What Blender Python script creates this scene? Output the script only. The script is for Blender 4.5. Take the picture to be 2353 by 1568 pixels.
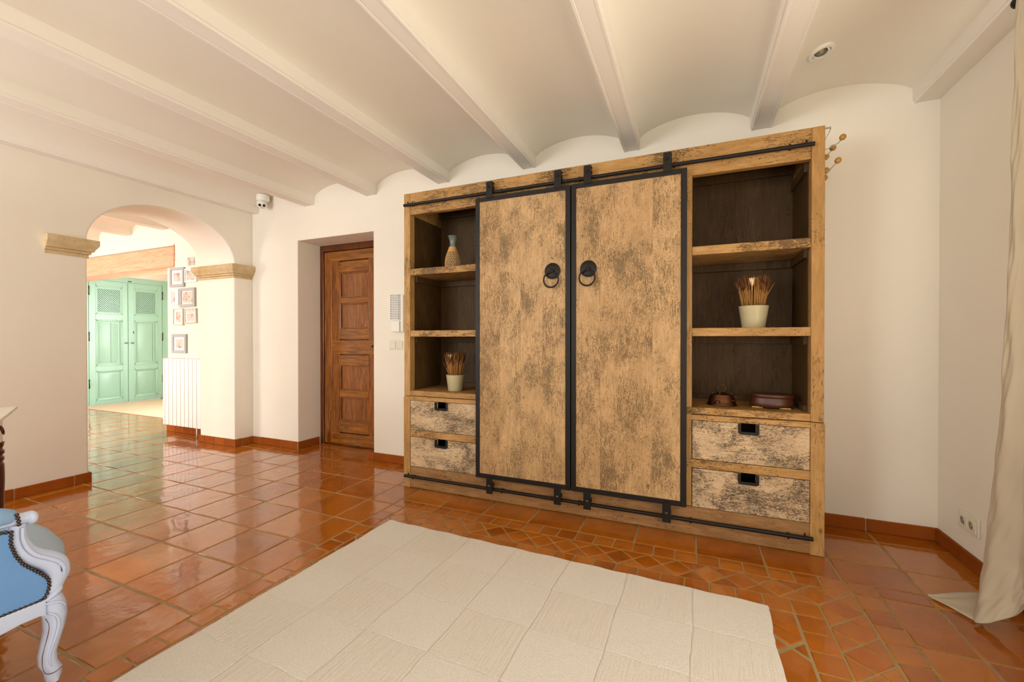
import bpy, bmesh, math, random
from mathutils import Vector, Matrix
R = math.radians
random.seed(7)
for o in list(bpy.data.objects): bpy.data.objects.remove(o)
scene = bpy.context.scene
COL = scene.collection

# ------------------------------------------------------------------ camera
cam_d = bpy.data.cameras.new('camera'); cam = bpy.data.objects.new('camera', cam_d); COL.objects.link(cam)
cam.location = (0, 0, 1.10); cam.rotation_euler = (R(90 - 0.356), 0, R(23.1))
cam_d.sensor_width = 36; cam_d.lens = 964.7 / 2353 * 36; cam_d.clip_start = 0.02
scene.camera = cam
# ------------------------------------------------------------------ light
scene.view_settings.view_transform = 'Standard'; scene.view_settings.look = 'None'
scene.view_settings.gamma = 1; scene.view_settings.use_curve_mapping = False
scene.view_settings.exposure = 0.25
w = bpy.data.worlds.new('world'); scene.world = w; w.use_nodes = True
w.node_tree.nodes['Background'].inputs[0].default_value = (0.75, 0.86, 1, 1)
w.node_tree.nodes['Background'].inputs[1].default_value = 1.0
def area(name, loc, rot, sx, sy, power, col, spread=180):
    d = bpy.data.lights.new(name, 'AREA'); d.shape = 'RECTANGLE'; d.size = sx; d.size_y = sy
    d.energy = power; d.color = col; d.spread = R(spread)
    o = bpy.data.objects.new(name, d); COL.objects.link(o); o.location = loc; o.rotation_euler = rot
    return o
# daylight arriving at the openings of the house (front windows, garden door, rooms beyond the arch)
area('daylight_front_window', (-3.35, -2.30, 1.45), (R(-126), 0, R(176)), 1.5, 1.5, 104, (0.94, 0.975, 1.0))
area('daylight_front_window_near', (0.1, -2.30, 1.45), (R(-128), 0, R(180)), 1.5, 1.5, 36, (1.0, 0.94, 0.85))
area('daylight_garden_door', (1.42, 1.0, 1.12), (0, R(122), 0), 2.0, 1.5, 42, (1.0, 0.89, 0.72))
area('daylight_next_room', (-7.0, -2.30, 1.45), (R(-100), 0, R(180)), 2.6, 1.7, 200, (1.0, 0.985, 0.97))
area('daylight_entry_hall', (-6.2, 4.97, 1.25), (R(90), 0, R(180)), 1.3, 1.5, 100, (0.92, 0.97, 1.0))

# ------------------------------------------------------------------ helpers
def lin(c):
    if isinstance(c, str):
        c = [int(c[i:i+2], 16) / 255 for i in (0, 2, 4)]
    return tuple(((v / 12.92) if v <= 0.04045 else ((v + 0.055) / 1.055) ** 2.4) for v in c) + (1.0,)

class NT:
    def __init__(s, name):
        s.m = bpy.data.materials.new(name); s.m.use_nodes = True
        s.t = s.m.node_tree; s.b = s.t.nodes['Principled BSDF']
        s.tc = None
    def n(s, typ, **k):
        nd = s.t.nodes.new(typ)
        for a, v in k.items(): setattr(nd, a, v)
        return nd
    def l(s, a, b): s.t.links.new(a, b)
    def coord(s, scale=(1, 1, 1), rnd=True, tint=0.0):
        tc = s.n('ShaderNodeTexCoord'); mp = s.n('ShaderNodeMapping'); mp.inputs['Scale'].default_value = scale
        src = tc.outputs['Object']
        if rnd or tint:
            add = s.n('ShaderNodeVectorMath', operation='ADD'); s.l(src, add.inputs[0])
            oi = s.n('ShaderNodeObjectInfo'); ml = s.n('ShaderNodeMath', operation='MULTIPLY'); ml.inputs[1].default_value = 17.0 if rnd else 0
            s.l(oi.outputs['Random'], ml.inputs[0])
            at = s.n('ShaderNodeAttribute'); at.attribute_name = 'tint'
            ml2 = s.n('ShaderNodeMath', operation='MULTIPLY_ADD'); ml2.inputs[1].default_value = tint
            s.l(at.outputs['Fac'], ml2.inputs[0]); s.l(ml.outputs[0], ml2.inputs[2])
            s.l(ml2.outputs[0], add.inputs[1]); src = add.outputs[0]
        s.l(src, mp.inputs[0]); return mp.outputs[0]
    def noise(s, vec, scale, detail=4, rough=0.55, dist=0.0):
        n = s.n('ShaderNodeTexNoise'); n.inputs['Scale'].default_value = scale; n.inputs['Detail'].default_value = detail
        n.inputs['Roughness'].default_value = rough; n.inputs['Distortion'].default_value = dist
        s.l(vec, n.inputs['Vector']); return n.outputs['Fac']
    def ramp(s, fac, stops):
        r = s.n('ShaderNodeValToRGB'); e = r.color_ramp.elements
        while len(e) < len(stops): e.new(0.5)
        for i, (p, c) in enumerate(stops):
            e[i].position = p; e[i].color = c if len(c) == 4 else tuple(c) + (1,)
        s.l(fac, r.inputs[0]); return r.outputs[0]
    def g(s, fac, a, b):
        return s.ramp(fac, [(a, (0, 0, 0, 1)), (b, (1, 1, 1, 1))])
    def mix(s, fac, a, b, mode='MIX'):
        m = s.n('ShaderNodeMix', data_type='RGBA', blend_type=mode)
        for v, i in ((fac, 0), (a, 6), (b, 7)):
            if isinstance(v, (int, float)): m.inputs[i].default_value = v
            elif isinstance(v, tuple): m.inputs[i].default_value = v
            else: s.l(v, m.inputs[i])
        return m.outputs[2]
    def math(s, op, a, b=None):
        m = s.n('ShaderNodeMath', operation=op)
        for v, i in ((a, 0), (b, 1)):
            if v is None: continue
            if isinstance(v, (int, float)): m.inputs[i].default_value = v
            else: s.l(v, m.inputs[i])
        return m.outputs[0]
    def base(s, c):
        if isinstance(c, tuple): s.b.inputs['Base Color'].default_value = c
        else: s.l(c, s.b.inputs['Base Color'])
    def bump(s, h, strength=0.3, dist=0.002):
        b = s.n('ShaderNodeBump'); b.inputs['Strength'].default_value = strength; b.inputs['Distance'].default_value = dist
        s.l(h, b.inputs['Height']); s.l(b.outputs[0], s.b.inputs['Normal'])
    def set(s, rough=None, metal=None, spec=None, coat=None, sheen=None):
        for k, v in (('Roughness', rough), ('Metallic', metal), ('Specular IOR Level', spec), ('Coat Weight', coat), ('Sheen Weight', sheen)):
            if v is not None: s.b.inputs[k].default_value = v
        return s

def plain(name, c, rough=0.5, metal=0.0, var=0.06, bscale=60, bstr=0.08, spec=0.5, coat=None):
    s = NT(name); s.set(rough, metal, spec, coat)
    c = lin(c); v = s.coord()
    n = s.noise(v, 9, 3)
    s.base(s.mix(n, tuple(x * (1 - var) for x in c[:3]) + (1,), tuple(min(1, x * (1 + var)) for x in c[:3]) + (1,)))
    s.bump(s.noise(v, bscale, 3), bstr, 0.001)
    return s.m

def plaster(name, c):
    s = NT(name); s.set(0.78, 0, 0.25); v = s.coord(rnd=False)
    c = lin(c)
    n1 = s.noise(v, 1.6, 4); 
    s.base(s.mix(s.g(n1, 0.35, 0.65), tuple(x * 0.97 for x in c[:3]) + (1,), c))
    h = s.math('ADD', s.math('MULTIPLY', s.noise(v, 5, 4, 0.6, 0.4), 1.0), s.math('MULTIPLY', s.noise(v, 45, 4), 0.12))
    s.bump(h, 0.35, 0.004)
    return s.m

def distressed(name, base, base2, dark, axis, amount=0.5, rough=0.55, stretch=7.0, blotch=1.0, tint=5.0, fine=34, darkgrain=0.35, rel=0.5, stain=0.35, wstr=0.72, clus=0.5):
    """worn painted pine: warm timber with grey wear marks along the grain (axis 0,1,2)"""
    s = NT(name); s.set(rough, 0, 0.35)
    sc = [stretch] * 3; sc[axis] = 1.0
    va = s.coord(tuple(sc), tint=tint)                 # stretched along the grain
    sc2 = [1.6] * 3; sc2[axis] = 1.0
    vb = s.coord(tuple(sc2), tint=tint)
    grain = s.noise(va, 9, 7, 0.62, 0.35)
    tone = s.noise(vb, 2.2, 3)
    col = s.mix(s.g(grain, 0.32, 0.68), lin(base2), lin(base))
    col = s.mix(s.math('MULTIPLY', s.g(tone, 0.35, 0.7), 0.55), col, lin(base2))
    # wear: soft grey staining, then small flecks of old paint clustered in patches
    bl = s.noise(vb, 2.6 * blotch, 4, 0.6, 0.5)
    col = s.mix(s.math('MULTIPLY', s.g(s.noise(vb, 4.3 * blotch, 5, 0.6, 0.6), 0.44, 0.68), stain), col, s.mix(0.55, lin(base2), lin(dark)))
    sp = s.noise(va, fine * 0.55, 5, 0.65, 0.8)
    sp2 = s.noise(vb, fine, 4, 0.62, 2.2)
    sm = s.math('ADD', s.math('MULTIPLY', sp, 0.5), s.math('MULTIPLY', sp2, 0.5))
    t = s.math('ADD', sm, s.math('MULTIPLY', s.math('SUBTRACT', bl, 0.5), clus))
    lo = 0.635 - amount * 0.16
    wear = s.g(t, lo, lo + 0.075)
    col = s.mix(s.math('MULTIPLY', wear, wstr), col, lin(dark))
    # fine dark grain lines
    fl = s.noise(va, 30, 4, 0.6, 0.2)
    col = s.mix(s.math('MULTIPLY', s.g(fl, 0.60, 0.70), darkgrain), col, lin(dark))
    # knots
    vo = s.n('ShaderNodeTexVoronoi'); vo.inputs['Scale'].default_value = 3.1; s.l(vb, vo.inputs['Vector'])
    k = s.ramp(vo.outputs['Distance'], [(0.0, (1, 1, 1, 1)), (0.035, (0.7, 0.7, 0.7, 1)), (0.06, (0, 0, 0, 1))])
    col = s.mix(s.math('MULTIPLY', k, 0.75), col, lin('4a3420'))
    at = s.n('ShaderNodeAttribute'); at.attribute_name = 'tint'
    col = s.mix(s.math('MULTIPLY', at.outputs['Fac'], 0.22), col, s.mix(1.0, col, lin('c8a878'), 'MULTIPLY'))
    s.base(col)
    h = s.math('ADD', s.math('MULTIPLY', grain, 0.6), s.math('MULTIPLY', s.math('SUBTRACT', 1.0, wear), 0.5))
    h = s.math('ADD', h, s.math('MULTIPLY', sp2, 0.5))
    s.bump(h, rel, 0.003)
    return s.m

def varnished(name, a, b, axis, rough=0.28, stretch=11, contrast=(0.40, 0.62)):
    s = NT(name); s.set(rough, 0, 0.5, 0.25); s.b.inputs['Coat Roughness'].default_value = 0.2
    sc = [stretch] * 3; sc[axis] = 0.9
    v = s.coord(tuple(sc), tint=3.0)
    wv = s.noise(v, 3.2, 5, 0.6, 1.4)
    fn = s.noise(v, 22, 4, 0.6)
    t = s.math('ADD', s.math('MULTIPLY', wv, 0.7), s.math('MULTIPLY', fn, 0.3))
    s.base(s.mix(s.g(t, *contrast), lin(b), lin(a))); s.bump(t, 0.12, 0.001)
    return s.m

class MB:
    def __init__(s): s.bm = bmesh.new(); s.tl = s.bm.faces.layers.float.new('tint'); s.mi = 0
    def _merge(s, tb, tint=0.0, M=None):
        if M is not None: bmesh.ops.transform(tb, matrix=M, verts=tb.verts)
        vs = [s.bm.verts.new(v.co) for v in tb.verts]; tb.verts.index_update()
        for i, v in enumerate(tb.verts): v.index = i
        for f in tb.faces:
            try: nf = s.bm.faces.new([vs[v.index] for v in f.verts])
            except ValueError: continue
            nf[s.tl] = tint; nf.material_index = s.mi; nf.smooth = f.smooth
        tb.free(); return s
    def box(s, x0, x1, y0, y1, z0, z1, bev=0.0, tint=0.0, M=None, seg=2):
        tb = bmesh.new(); bmesh.ops.create_cube(tb, size=1.0)
        for v in tb.verts: v.co = Vector(((x0+x1)/2 + v.co.x*(x1-x0), (y0+y1)/2 + v.co.y*(y1-y0), (z0+z1)/2 + v.co.z*(z1-z0)))
        if bev: bmesh.ops.bevel(tb, geom=tb.edges[:], offset=min(bev, 0.49*min(abs(x1-x0), abs(y1-y0), abs(z1-z0))), segments=seg, affect='EDGES', profile=0.5)
        return s._merge(tb, tint, M)
    def prism(s, pts, axis, a, b, bev=0.0, tint=0.0, M=None, seg=2, bevel_all=False):
        """polygon in the plane normal to axis, extruded from a to b; pts are the two other coordinates in order"""
        def mk(p, t):
            if axis == 0: return (t, p[0], p[1])
            if axis == 1: return (p[0], t, p[1])
            return (p[0], p[1], t)
        tb = bmesh.new(); A = [tb.verts.new(mk(p, a)) for p in pts]; B = [tb.verts.new(mk(p, b)) for p in pts]
        fa = tb.faces.new(A); fb = tb.faces.new(B[::-1]); n = len(pts)
        for i in range(n): tb.faces.new([A[i], B[i], B[(i+1) % n], A[(i+1) % n]][::-1])
        bmesh.ops.recalc_face_normals(tb, faces=tb.faces)
        if bev:
            ge = list(set(list(fa.edges) + list(fb.edges))) if not bevel_all else tb.edges[:]
            bmesh.ops.bevel(tb, geom=ge, offset=bev, segments=seg, affect='EDGES', profile=0.5)
        bmesh.ops.triangulate(tb, faces=[f for f in tb.faces if len(f.verts) > 4])
        return s._merge(tb, tint, M)
    def rings(s, rings, closed=False, cap=True, smooth=True, tint=0.0, M=None):
        """skin consecutive rings of points"""
        tb = bmesh.new(); V = [[tb.verts.new(p) for p in r] for r in rings]; n = len(rings[0])
        m = len(rings) if closed else len(rings) - 1
        for i in range(m):
            a, b = V[i], V[(i+1) % len(V)]
            for j in range(n):
                f = tb.faces.new([a[j], a[(j+1) % n], b[(j+1) % n], b[j]]); f.smooth = smooth
        if cap and not closed:
            tb.faces.new(V[0][::-1]); tb.faces.new(V[-1])
        bmesh.ops.recalc_face_normals(tb, faces=tb.faces)
        return s._merge(tb, tint, M)
    def tube(s, pts, r, seg=10, closed=False, cap=True, M=None, flat=1.0, up=None):
        pts = [Vector(p) for p in pts]; rs = r if isinstance(r, (list, tuple)) else [r] * len(pts)
        if not closed and seg >= 6 and 4 <= len(pts) <= 12:
            q_, r_ = [], []
            for i in range(len(pts)-1):
                a_, b_, c_, d_ = pts[max(i-1, 0)], pts[i], pts[i+1], pts[min(i+2, len(pts)-1)]
                for k in range(4):
                    t = k/4; q_.append(0.5*((2*b_) + (c_-a_)*t + (2*a_-5*b_+4*c_-d_)*t*t + (3*b_-a_-3*c_+d_)*t*t*t)); r_.append(rs[i] + (rs[i+1]-rs[i])*t)
            pts = q_ + [pts[-1]]; rs = r_ + [rs[-1]]
        rings = []; n = len(pts); prev = None
        for i, p in enumerate(pts):
            if closed: d = pts[(i+1) % n] - pts[i-1]
            else: d = pts[min(i+1, n-1)] - pts[max(i-1, 0)]
            d.normalize()
            if up is not None: u = Vector(up)
            elif prev is None: u = Vector((0, 0, 1)) if abs(d.z) < 0.9 else Vector((1, 0, 0))
            else: u = prev
            u = (u - d * u.dot(d)).normalized(); prev = u; v = d.cross(u)
            rings.append([p + (u * math.cos(2*math.pi*k/seg) + v * math.sin(2*math.pi*k/seg) * flat) * rs[i] for k in range(seg)])
        return s.rings(rings, closed, cap, M=M)
    def lathe(s, prof, c=(0, 0, 0), seg=28, axis=(0, 0, 1), sx=1.0, sy=1.0, smooth=True, M=None):
        c = Vector(c); q = Vector((0, 0, 1)).rotation_difference(Vector(axis)).to_matrix()
        rings = [[c + q @ Vector((r*math.cos(2*math.pi*k/seg)*sx, r*math.sin(2*math.pi*k/seg)*sy, z)) for k in range(seg)] for r, z in prof]
        return s.rings(rings, False, True, smooth, M=M)
    def ball(s, c, r, M=None, seg=16, sc=(1, 1, 1)):
        tb = bmesh.new(); bmesh.ops.create_uvsphere(tb, u_segments=seg, v_segments=max(6, seg // 2), radius=r)
        for v in tb.verts: v.co = Vector((v.co.x*sc[0], v.co.y*sc[1], v.co.z*sc[2])) + Vector(c)
        for f in tb.faces: f.smooth = True
        return s._merge(tb, 0, M)
    def build(s, name, mat, parent=None, loc=(0, 0, 0), rot=None, smooth=None, local=False):
        """vertices are in world coordinates; loc is the origin for a top-level mesh"""
        me = bpy.data.meshes.new(name)
        off = Vector((0, 0, 0))
        if not local:
            off = Vector(loc)
            p = parent
            while p is not None: off = off + p.location; p = p.parent
        if off.length: bmesh.ops.translate(s.bm, vec=-off, verts=s.bm.verts)
        s.bm.to_mesh(me); s.bm.free()
        for m in (mat if isinstance(mat, (list, tuple)) else [mat]): me.materials.append(m)
        if smooth:
            for p in me.polygons: p.use_smooth = True
            me.set_sharp_from_angle(angle=R(smooth))
        o = bpy.data.objects.new(name, me); COL.objects.link(o); o.location = loc
        if rot: o.rotation_euler = rot
        if parent: o.parent = parent
        return o

def tag(o, label=None, cat=None, group=None, kind=None):
    for k, v in (('label', label), ('category', cat), ('group', group), ('kind', kind)):
        if v: o[k] = v
    return o
def thing(name, loc, label, cat, rz=0, group=None):
    o = bpy.data.objects.new(name, None); COL.objects.link(o); o.location = loc; o.rotation_euler = (0, 0, rz)
    o.empty_display_size = 0.05
    return tag(o, label, cat, group)
def struct(o): o['kind'] = 'structure'; return o
def copy_tree(o, parent=None):
    c = o.copy(); COL.objects.link(c)
    if parent: c.parent = parent
    for ch in list(o.children): copy_tree(ch, c)
    return c
def arc(c, r, a0, a1, n): return [(c[0] + r*math.cos(R(a0 + (a1-a0)*i/n)), c[1] + r*math.sin(R(a0 + (a1-a0)*i/n))) for i in range(n+1)]

# ------------------------------------------------------------------ materials
M = {}
M['wall'] = plaster('white_plaster', 'efe7d8')
M['ceil'] = plaster('ceiling_plaster', 'f1eadb')
M['beam'] = plaster('painted_beam', 'f0e9dd')
def terracotta(name, a, b, c, rough, coat=0.0):
    s = NT(name); s.set(rough, 0, 0.5)
    v = s.coord(rnd=False, tint=37.0)
    at = s.n('ShaderNodeAttribute'); at.attribute_name = 'tint'
    n1 = s.noise(v, 4.5, 4, 0.6, 0.5); n2 = s.noise(v, 26, 5, 0.65)
    col = s.mix(s.g(n1, 0.3, 0.7), lin(a), lin(b))
    col = s.mix(s.math('MULTIPLY', at.outputs['Fac'], 0.55), col, lin(c))
    col = s.mix(s.math('MULTIPLY', s.g(n2, 0.55, 0.75), 0.35), col, lin('7a3c14'))
    s.base(col)
    vs = s.coord((7, 1.8, 1), rnd=False, tint=37.0)
    st = s.math('MULTIPLY', s.noise(vs, 3.2, 4, 0.6, 1.8), s.g(s.noise(v, 3.1, 2), 0.40, 0.70)); lo = s.noise(v, 5.5, 3, 0.5, 0.6)
    h = s.math('ADD', s.math('MULTIPLY', st, 0.75), s.math('MULTIPLY', lo, 1.0))
    s.bump(h, 0.5, 0.007); s.b.inputs['IOR'].default_value = 1.55
    s.b.inputs['Coat Weight'].default_value = coat; s.b.inputs['Coat Roughness'].default_value = 0.035; s.b.inputs['Coat IOR'].default_value = 1.52; s.b.inputs['Specular IOR Level'].default_value = 0.05
    cbp = s.n('ShaderNodeBump'); cbp.inputs['Strength'].default_value = 0.4; cbp.inputs['Distance'].default_value = 0.005
    s.l(h, cbp.inputs['Height']); s.l(cbp.outputs[0], s.b.inputs['Coat Normal'])
    rr = s.n('ShaderNodeMapRange'); rr.inputs[3].default_value = rough * 0.7; rr.inputs[4].default_value = rough * 1.6
    s.l(n2, rr.inputs[0]); s.l(rr.outputs[0], s.b.inputs['Roughness'])
    return s.m
M['tile'] = terracotta('glazed_terracotta', 'aa5a08', '864202', 'bc7424', 0.10, 1.0)
M['skirt'] = terracotta('skirting_terracotta', '984c16', '7c3a08', 'a45c26', 0.38)
M['grout'] = plain('floor_grout', '9a8258', 0.6, bscale=200, bstr=0.4, var=0.2)
M['grout_skirt'] = plain('skirting_grout', 'a58c68', 0.8)
M['wood_frame'] = distressed('pine_frame_vertical', 'c69c62', 'a67a40', '46361e', 2, 0.42, stretch=9, darkgrain=0.2)
M['wood_frame_h'] = distressed('pine_frame_horizontal', 'c69c62', 'a67a40', '38291a', 0, 0.74, stretch=7, darkgrain=0.25)
M['wood_base'] = distressed('pine_plinth', 'b48c5e', '8c6438', '4c3018', 0, 0.3, stretch=9, darkgrain=0.6)
M['wood_in'] = distressed('pine_shaded_interior', '5c421a', '422d0d', '221404', 2, 0.3, rough=0.65, stretch=8, darkgrain=0.4)  # pine darkened in its colour to deepen the shade inside the cabinet
M['wood_door'] = distressed('pine_door_boards', 'cda87a', 'b28e60', '5e4e36', 2, 0.74, stretch=8, blotch=1.8, fine=66, stain=0.45, wstr=0.78, clus=0.42, rel=0.8, darkgrain=0.2)
M['wood_drawer'] = distressed('worn_drawer_boards', 'd8be9c', 'c6a57c', '2c231a', 0, 0.92, stretch=12, blotch=1.7, fine=62, darkgrain=0.5, wstr=0.85)
M['iron'] = plain('black_iron', '1e1915', 0.5, 0.5, var=0.15, bstr=0.15)
M['bolt'] = plain('worn_bolt', '5a544c', 0.4, 0.9)
M['door_wood'] = varnished('varnished_pine', 'a46018', '603008', 2)
M['door_wood_h'] = varnished('varnished_pine_rail', 'a8661e', '683a0c', 0)
M['door_frame'] = varnished('dark_varnished_frame', '6c3408', '461c04', 2)
M['door_panel'] = varnished('varnished_panel', 'a0622a', '6c3a12', 2)
M['green'] = plain('green_door_paint', '98c2ae', 0.3, var=0.03, bscale=20, bstr=0.06, spec=0.5)
M['dark'] = plain('dark_void', '101810', 0.9)
def stone():
    s = NT('sandstone'); s.set(0.88, 0, 0.2); v = s.coord(rnd=False)
    n = s.noise(v, 7, 6, 0.7, 0.5); p = s.noise(v, 70, 4, 0.7)
    c = s.mix(s.g(n, 0.3, 0.7), lin('bb9f70'), lin('d6c09a')); c = s.mix(s.math('MULTIPLY', s.g(p, 0.56, 0.7), 0.5), c, lin('9a8058')); s.base(c)
    s.bump(s.math('ADD', n, s.math('MULTIPLY', p, 0.6)), 0.6, 0.006); return s.m
M['stone'] = stone()
M['lintel'] = varnished('pale_timber_lintel', 'e4b896', 'd49c78', 0, rough=0.6)
M['radiator'] = plain('radiator_enamel', 'f4f2ee', 0.35, var=0.01)
M['white_plastic'] = plain('white_plastic', 'eeebe2', 0.4, var=0.01)
M['cream_plastic'] = plain('cream_plastic', 'e2dcc8', 0.4, var=0.01)
M['recess'] = plain('socket_recess', 'a09a86', 0.4)
M['black'] = plain('black_plastic', '14110e', 0.3)
M['grey_plastic'] = plain('grey_label', 'b9b9b6', 0.4)
M['pot'] = plain('glazed_stoneware', 'b9ad88', 0.4, var=0.12, bscale=70, bstr=0.15)
M['soil'] = plain('dry_soil', '3a2818', 0.9)
M['straw'] = plain('dried_straw', 'b07c3c', 0.7, var=0.25)
M['straw_dark'] = plain('dried_seedheads', '64380f', 0.8, var=0.3)
M['petal'] = plain('pale_dried_flower', 'e6cfa0', 0.7)
M['copper'] = plain('aged_copper', '5c3a24', 0.38, 0.95, var=0.25, bstr=0.2)
M['brownwood'] = plain('brown_leather_box', '46200f', 0.4, var=0.25, bscale=40, bstr=0.2)
M['brass'] = plain('brass', 'b09a50', 0.4, 0.9)
M['ball'] = varnished('honey_wooden_ball', 'c08c40', 'a87428', 2, rough=0.45)
M['wire'] = plain('silver_wire', 'b8b4aa', 0.35, 0.9)
M['chair_paint'] = plain('pale_blue_white_paint', 'c4d0ec', 0.45, var=0.04, bstr=0.1)
M['chair_worn'] = plain('worn_red_primer', '6e4a52', 0.6)
M['blue'] = plain('blue_upholstery', '6f9cd4', 0.85, var=0.04, bscale=400, bstr=0.4, spec=0.2)
M['greyblue'] = plain('grey_blue_cushion', 'a8bacc', 0.85, var=0.03, bscale=400, bstr=0.4, spec=0.2)
M['nail'] = plain('bronze_nail', '54483e', 0.35, 0.85)
M['table_top'] = plain('whitewashed_top', 'd6cdbc', 0.5, var=0.1)
M['table_leg'] = varnished('dark_mahogany', '5c2812', '36140a', 2, rough=0.3)
M['steel'] = plain('grey_steel', '8a8c90', 0.35, 0.9)
M['jute'] = plain('pale_mat', 'c4b498', 0.95, var=0.06, bscale=120, bstr=0.5)
M['sill'] = plain('window_paint', 'e8e4da', 0.5)

def fabric(name, c, c2, scale=260):
    s = NT(name); s.set(0.9, 0, 0.2, sheen=0.2)
    v = s.coord(rnd=False)
    n = s.noise(v, 3.0, 4); m = s.noise(v, scale, 2)
    s.base(s.mix(s.math('ADD', s.math('MULTIPLY', n, 0.7), s.math('MULTIPLY', m, 0.3)), lin(c2), lin(c)))
    w1 = s.n('ShaderNodeTexWave'); w1.inputs['Scale'].default_value = 300; w1.bands_direction = 'Z'; s.l(v, w1.inputs[0])
    s.bump(s.math('ADD', s.math('MULTIPLY', s.noise(v, 9, 5, 0.6), 1.0), s.math('MULTIPLY', m, 0.15)), 0.5, 0.006)
    tr = s.n('ShaderNodeBsdfTranslucent'); tr.inputs[0].default_value = lin(c); mx = s.n('ShaderNodeMixShader'); mx.inputs[0].default_value = 0.45
    s.l(s.b.outputs[0], mx.inputs[1]); s.l(tr.outputs[0], mx.inputs[2]); s.l(mx.outputs[0], s.t.nodes['Material Output'].inputs[0])
    return s.m
M['curtain'] = fabric('natural_linen', 'e6dcc8', 'd6c8ae')
def glass(name, c):
    s = NT(name); s.b.inputs['Transmission Weight'].default_value = 0.9; s.set(0.06); s.base(lin(c)); s.b.inputs['IOR'].default_value = 1.3
    return s.m
M['glass'] = glass('green_tinted_glass', 'e2efe9')
M['lens'] = glass('clear_lens', 'e8e4da')

# ------------------------------------------------------------------ floor
def clip(poly, x0, x1, y0, y1):
    def cut(p, f, inter):
        out = []
        for i in range(len(p)):
            a, b = p[i-1], p[i]
            if f(b):
                if not f(a): out.append(inter(a, b))
                out.append(b)
            elif f(a): out.append(inter(a, b))
        return out
    def ix(v): return lambda a, b: (v, a[1] + (b[1]-a[1])*(v-a[0])/(b[0]-a[0]))
    def iy(v): return lambda a, b: (a[0] + (b[0]-a[0])*(v-a[1])/(b[1]-a[1]), v)
    for f, g in ((lambda q: q[0] >= x0, ix(x0)), (lambda q: q[0] <= x1, ix(x1)), (lambda q: q[1] >= y0, iy(y0)), (lambda q: q[1] <= y1, iy(y1))):
        if not poly: return []
        poly = cut(poly, f, g)
    return poly
def inset(poly, d):
    n = len(poly); out = []
    A = sum(poly[i-1][0]*poly[i][1] - poly[i][0]*poly[i-1][1] for i in range(n)) / 2
    if A < 0: poly = poly[::-1]; A = -A
    if A < 4e-4: return None
    for i in range(n):
        p0, p1, p2 = Vector(poly[i-1]), Vector(poly[i]), Vector(poly[(i+1) % n])
        e1 = (p1-p0); e2 = (p2-p1)
        if e1.length < 1e-5 or e2.length < 1e-5: return None
        e1.normalize(); e2.normalize()
        n1 = Vector((-e1.y, e1.x)); n2 = Vector((-e2.y, e2.x)); b = n1 + n2
        if b.length < 1e-4: return None
        b = b / max(0.25, (1 + n1.dot(n2)))
        out.append(tuple(p1 + b * d))
    A2 = sum(out[i-1][0]*out[i][1] - out[i][0]*out[i-1][1] for i in range(n)) / 2
    return out if 0 < A2 < A else None
fb = MB()
def tile(poly, gap=0.004, rise=0.003, big=False):
    o = inset(poly, gap)
    if not o: return
    i = inset(o, 0.0035)
    if not i: return
    j = 0.0016 if big else 0.0009
    o = [(x + random.uniform(-j, j), y + random.uniform(-j, j)) for x, y in o]
    t = random.random(); tx, ty = random.uniform(-.002, .002), random.uniform(-.002, .002)
    cx = sum(p[0] for p in i)/len(i); cy = sum(p[1] for p in i)/len(i)
    bm = fb.bm
    vo = [bm.verts.new((x, y, -rise - 0.0008)) for x, y in o]
    vi = [bm.verts.new((x, y, -0.0006 + (x-cx)*tx + (y-cy)*ty)) for x, y in i]
    n = len(vo)
    f = bm.faces.new(vi); f[fb.tl] = t
    for k in range(n):
        f = bm.faces.new([vo[k], vo[(k+1) % n], vi[(k+1) % n], vi[k]]); f[fb.tl] = t; f.smooth = True
def rect(x0, x1, y0, y1): return [(x0, y0), (x1, y0), (x1, y1), (x0, y1)]
BX0, BX1, BY1, BY0 = -1.815, 0.745, 2.335, -1.60
rows = [1.034 + 0.3035*k for k in range(-12, 14)]
xl = [-2.022 - 0.3065*k for k in range(0, 24)]
for a, b in zip(rows[:-1], rows[1:]):
    for i in range(len(xl)-1): tile(rect(xl[i+1], xl[i], a, b), 0.0045, big=True)
    tile(rect(-2.022, BX0, a, b), 0.0045, big=True)
    if a > 2.5:
        xs = [BX0] + [0.334 - 0.307*k for k in range(6, -1, -1)] + [0.632, 0.925, 1.24]
        for c, d in zip(xs[:-1], xs[1:]): tile(rect(c, d, a, b), 0.0045, big=True)
    else:
        if b < 2.3: tile(rect(BX1, 0.925, a, b), 0.0045, big=True)
        tile(rect(0.925, 1.24, a, b), 0.0045, big=True)
xs = [BX0] + [0.334 - 0.307*k for k in range(6, -1, -1)] + [0.632, 0.925]
for c, d in zip(xs[:-1], xs[1:]): tile(rect(c, d, BY1, 2.5515), 0.0045, big=True)
tile(rect(BX1, 0.925, 2.248, BY1), 0.003)
# outer ring of small bricks
bw = 0.1005
n = 25; st = (BX1-BX0)/n
for k in range(n): tile(rect(BX0+st*k, BX0+st*(k+1), BY1-0.102, BY1), 0.003)
yk = BY1-0.102
while yk > BY0:
    for x0 in (BX0, BX1-bw): tile(rect(x0, x0+bw, yk-0.1025, yk), 0.003)
    yk -= 0.1025
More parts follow.
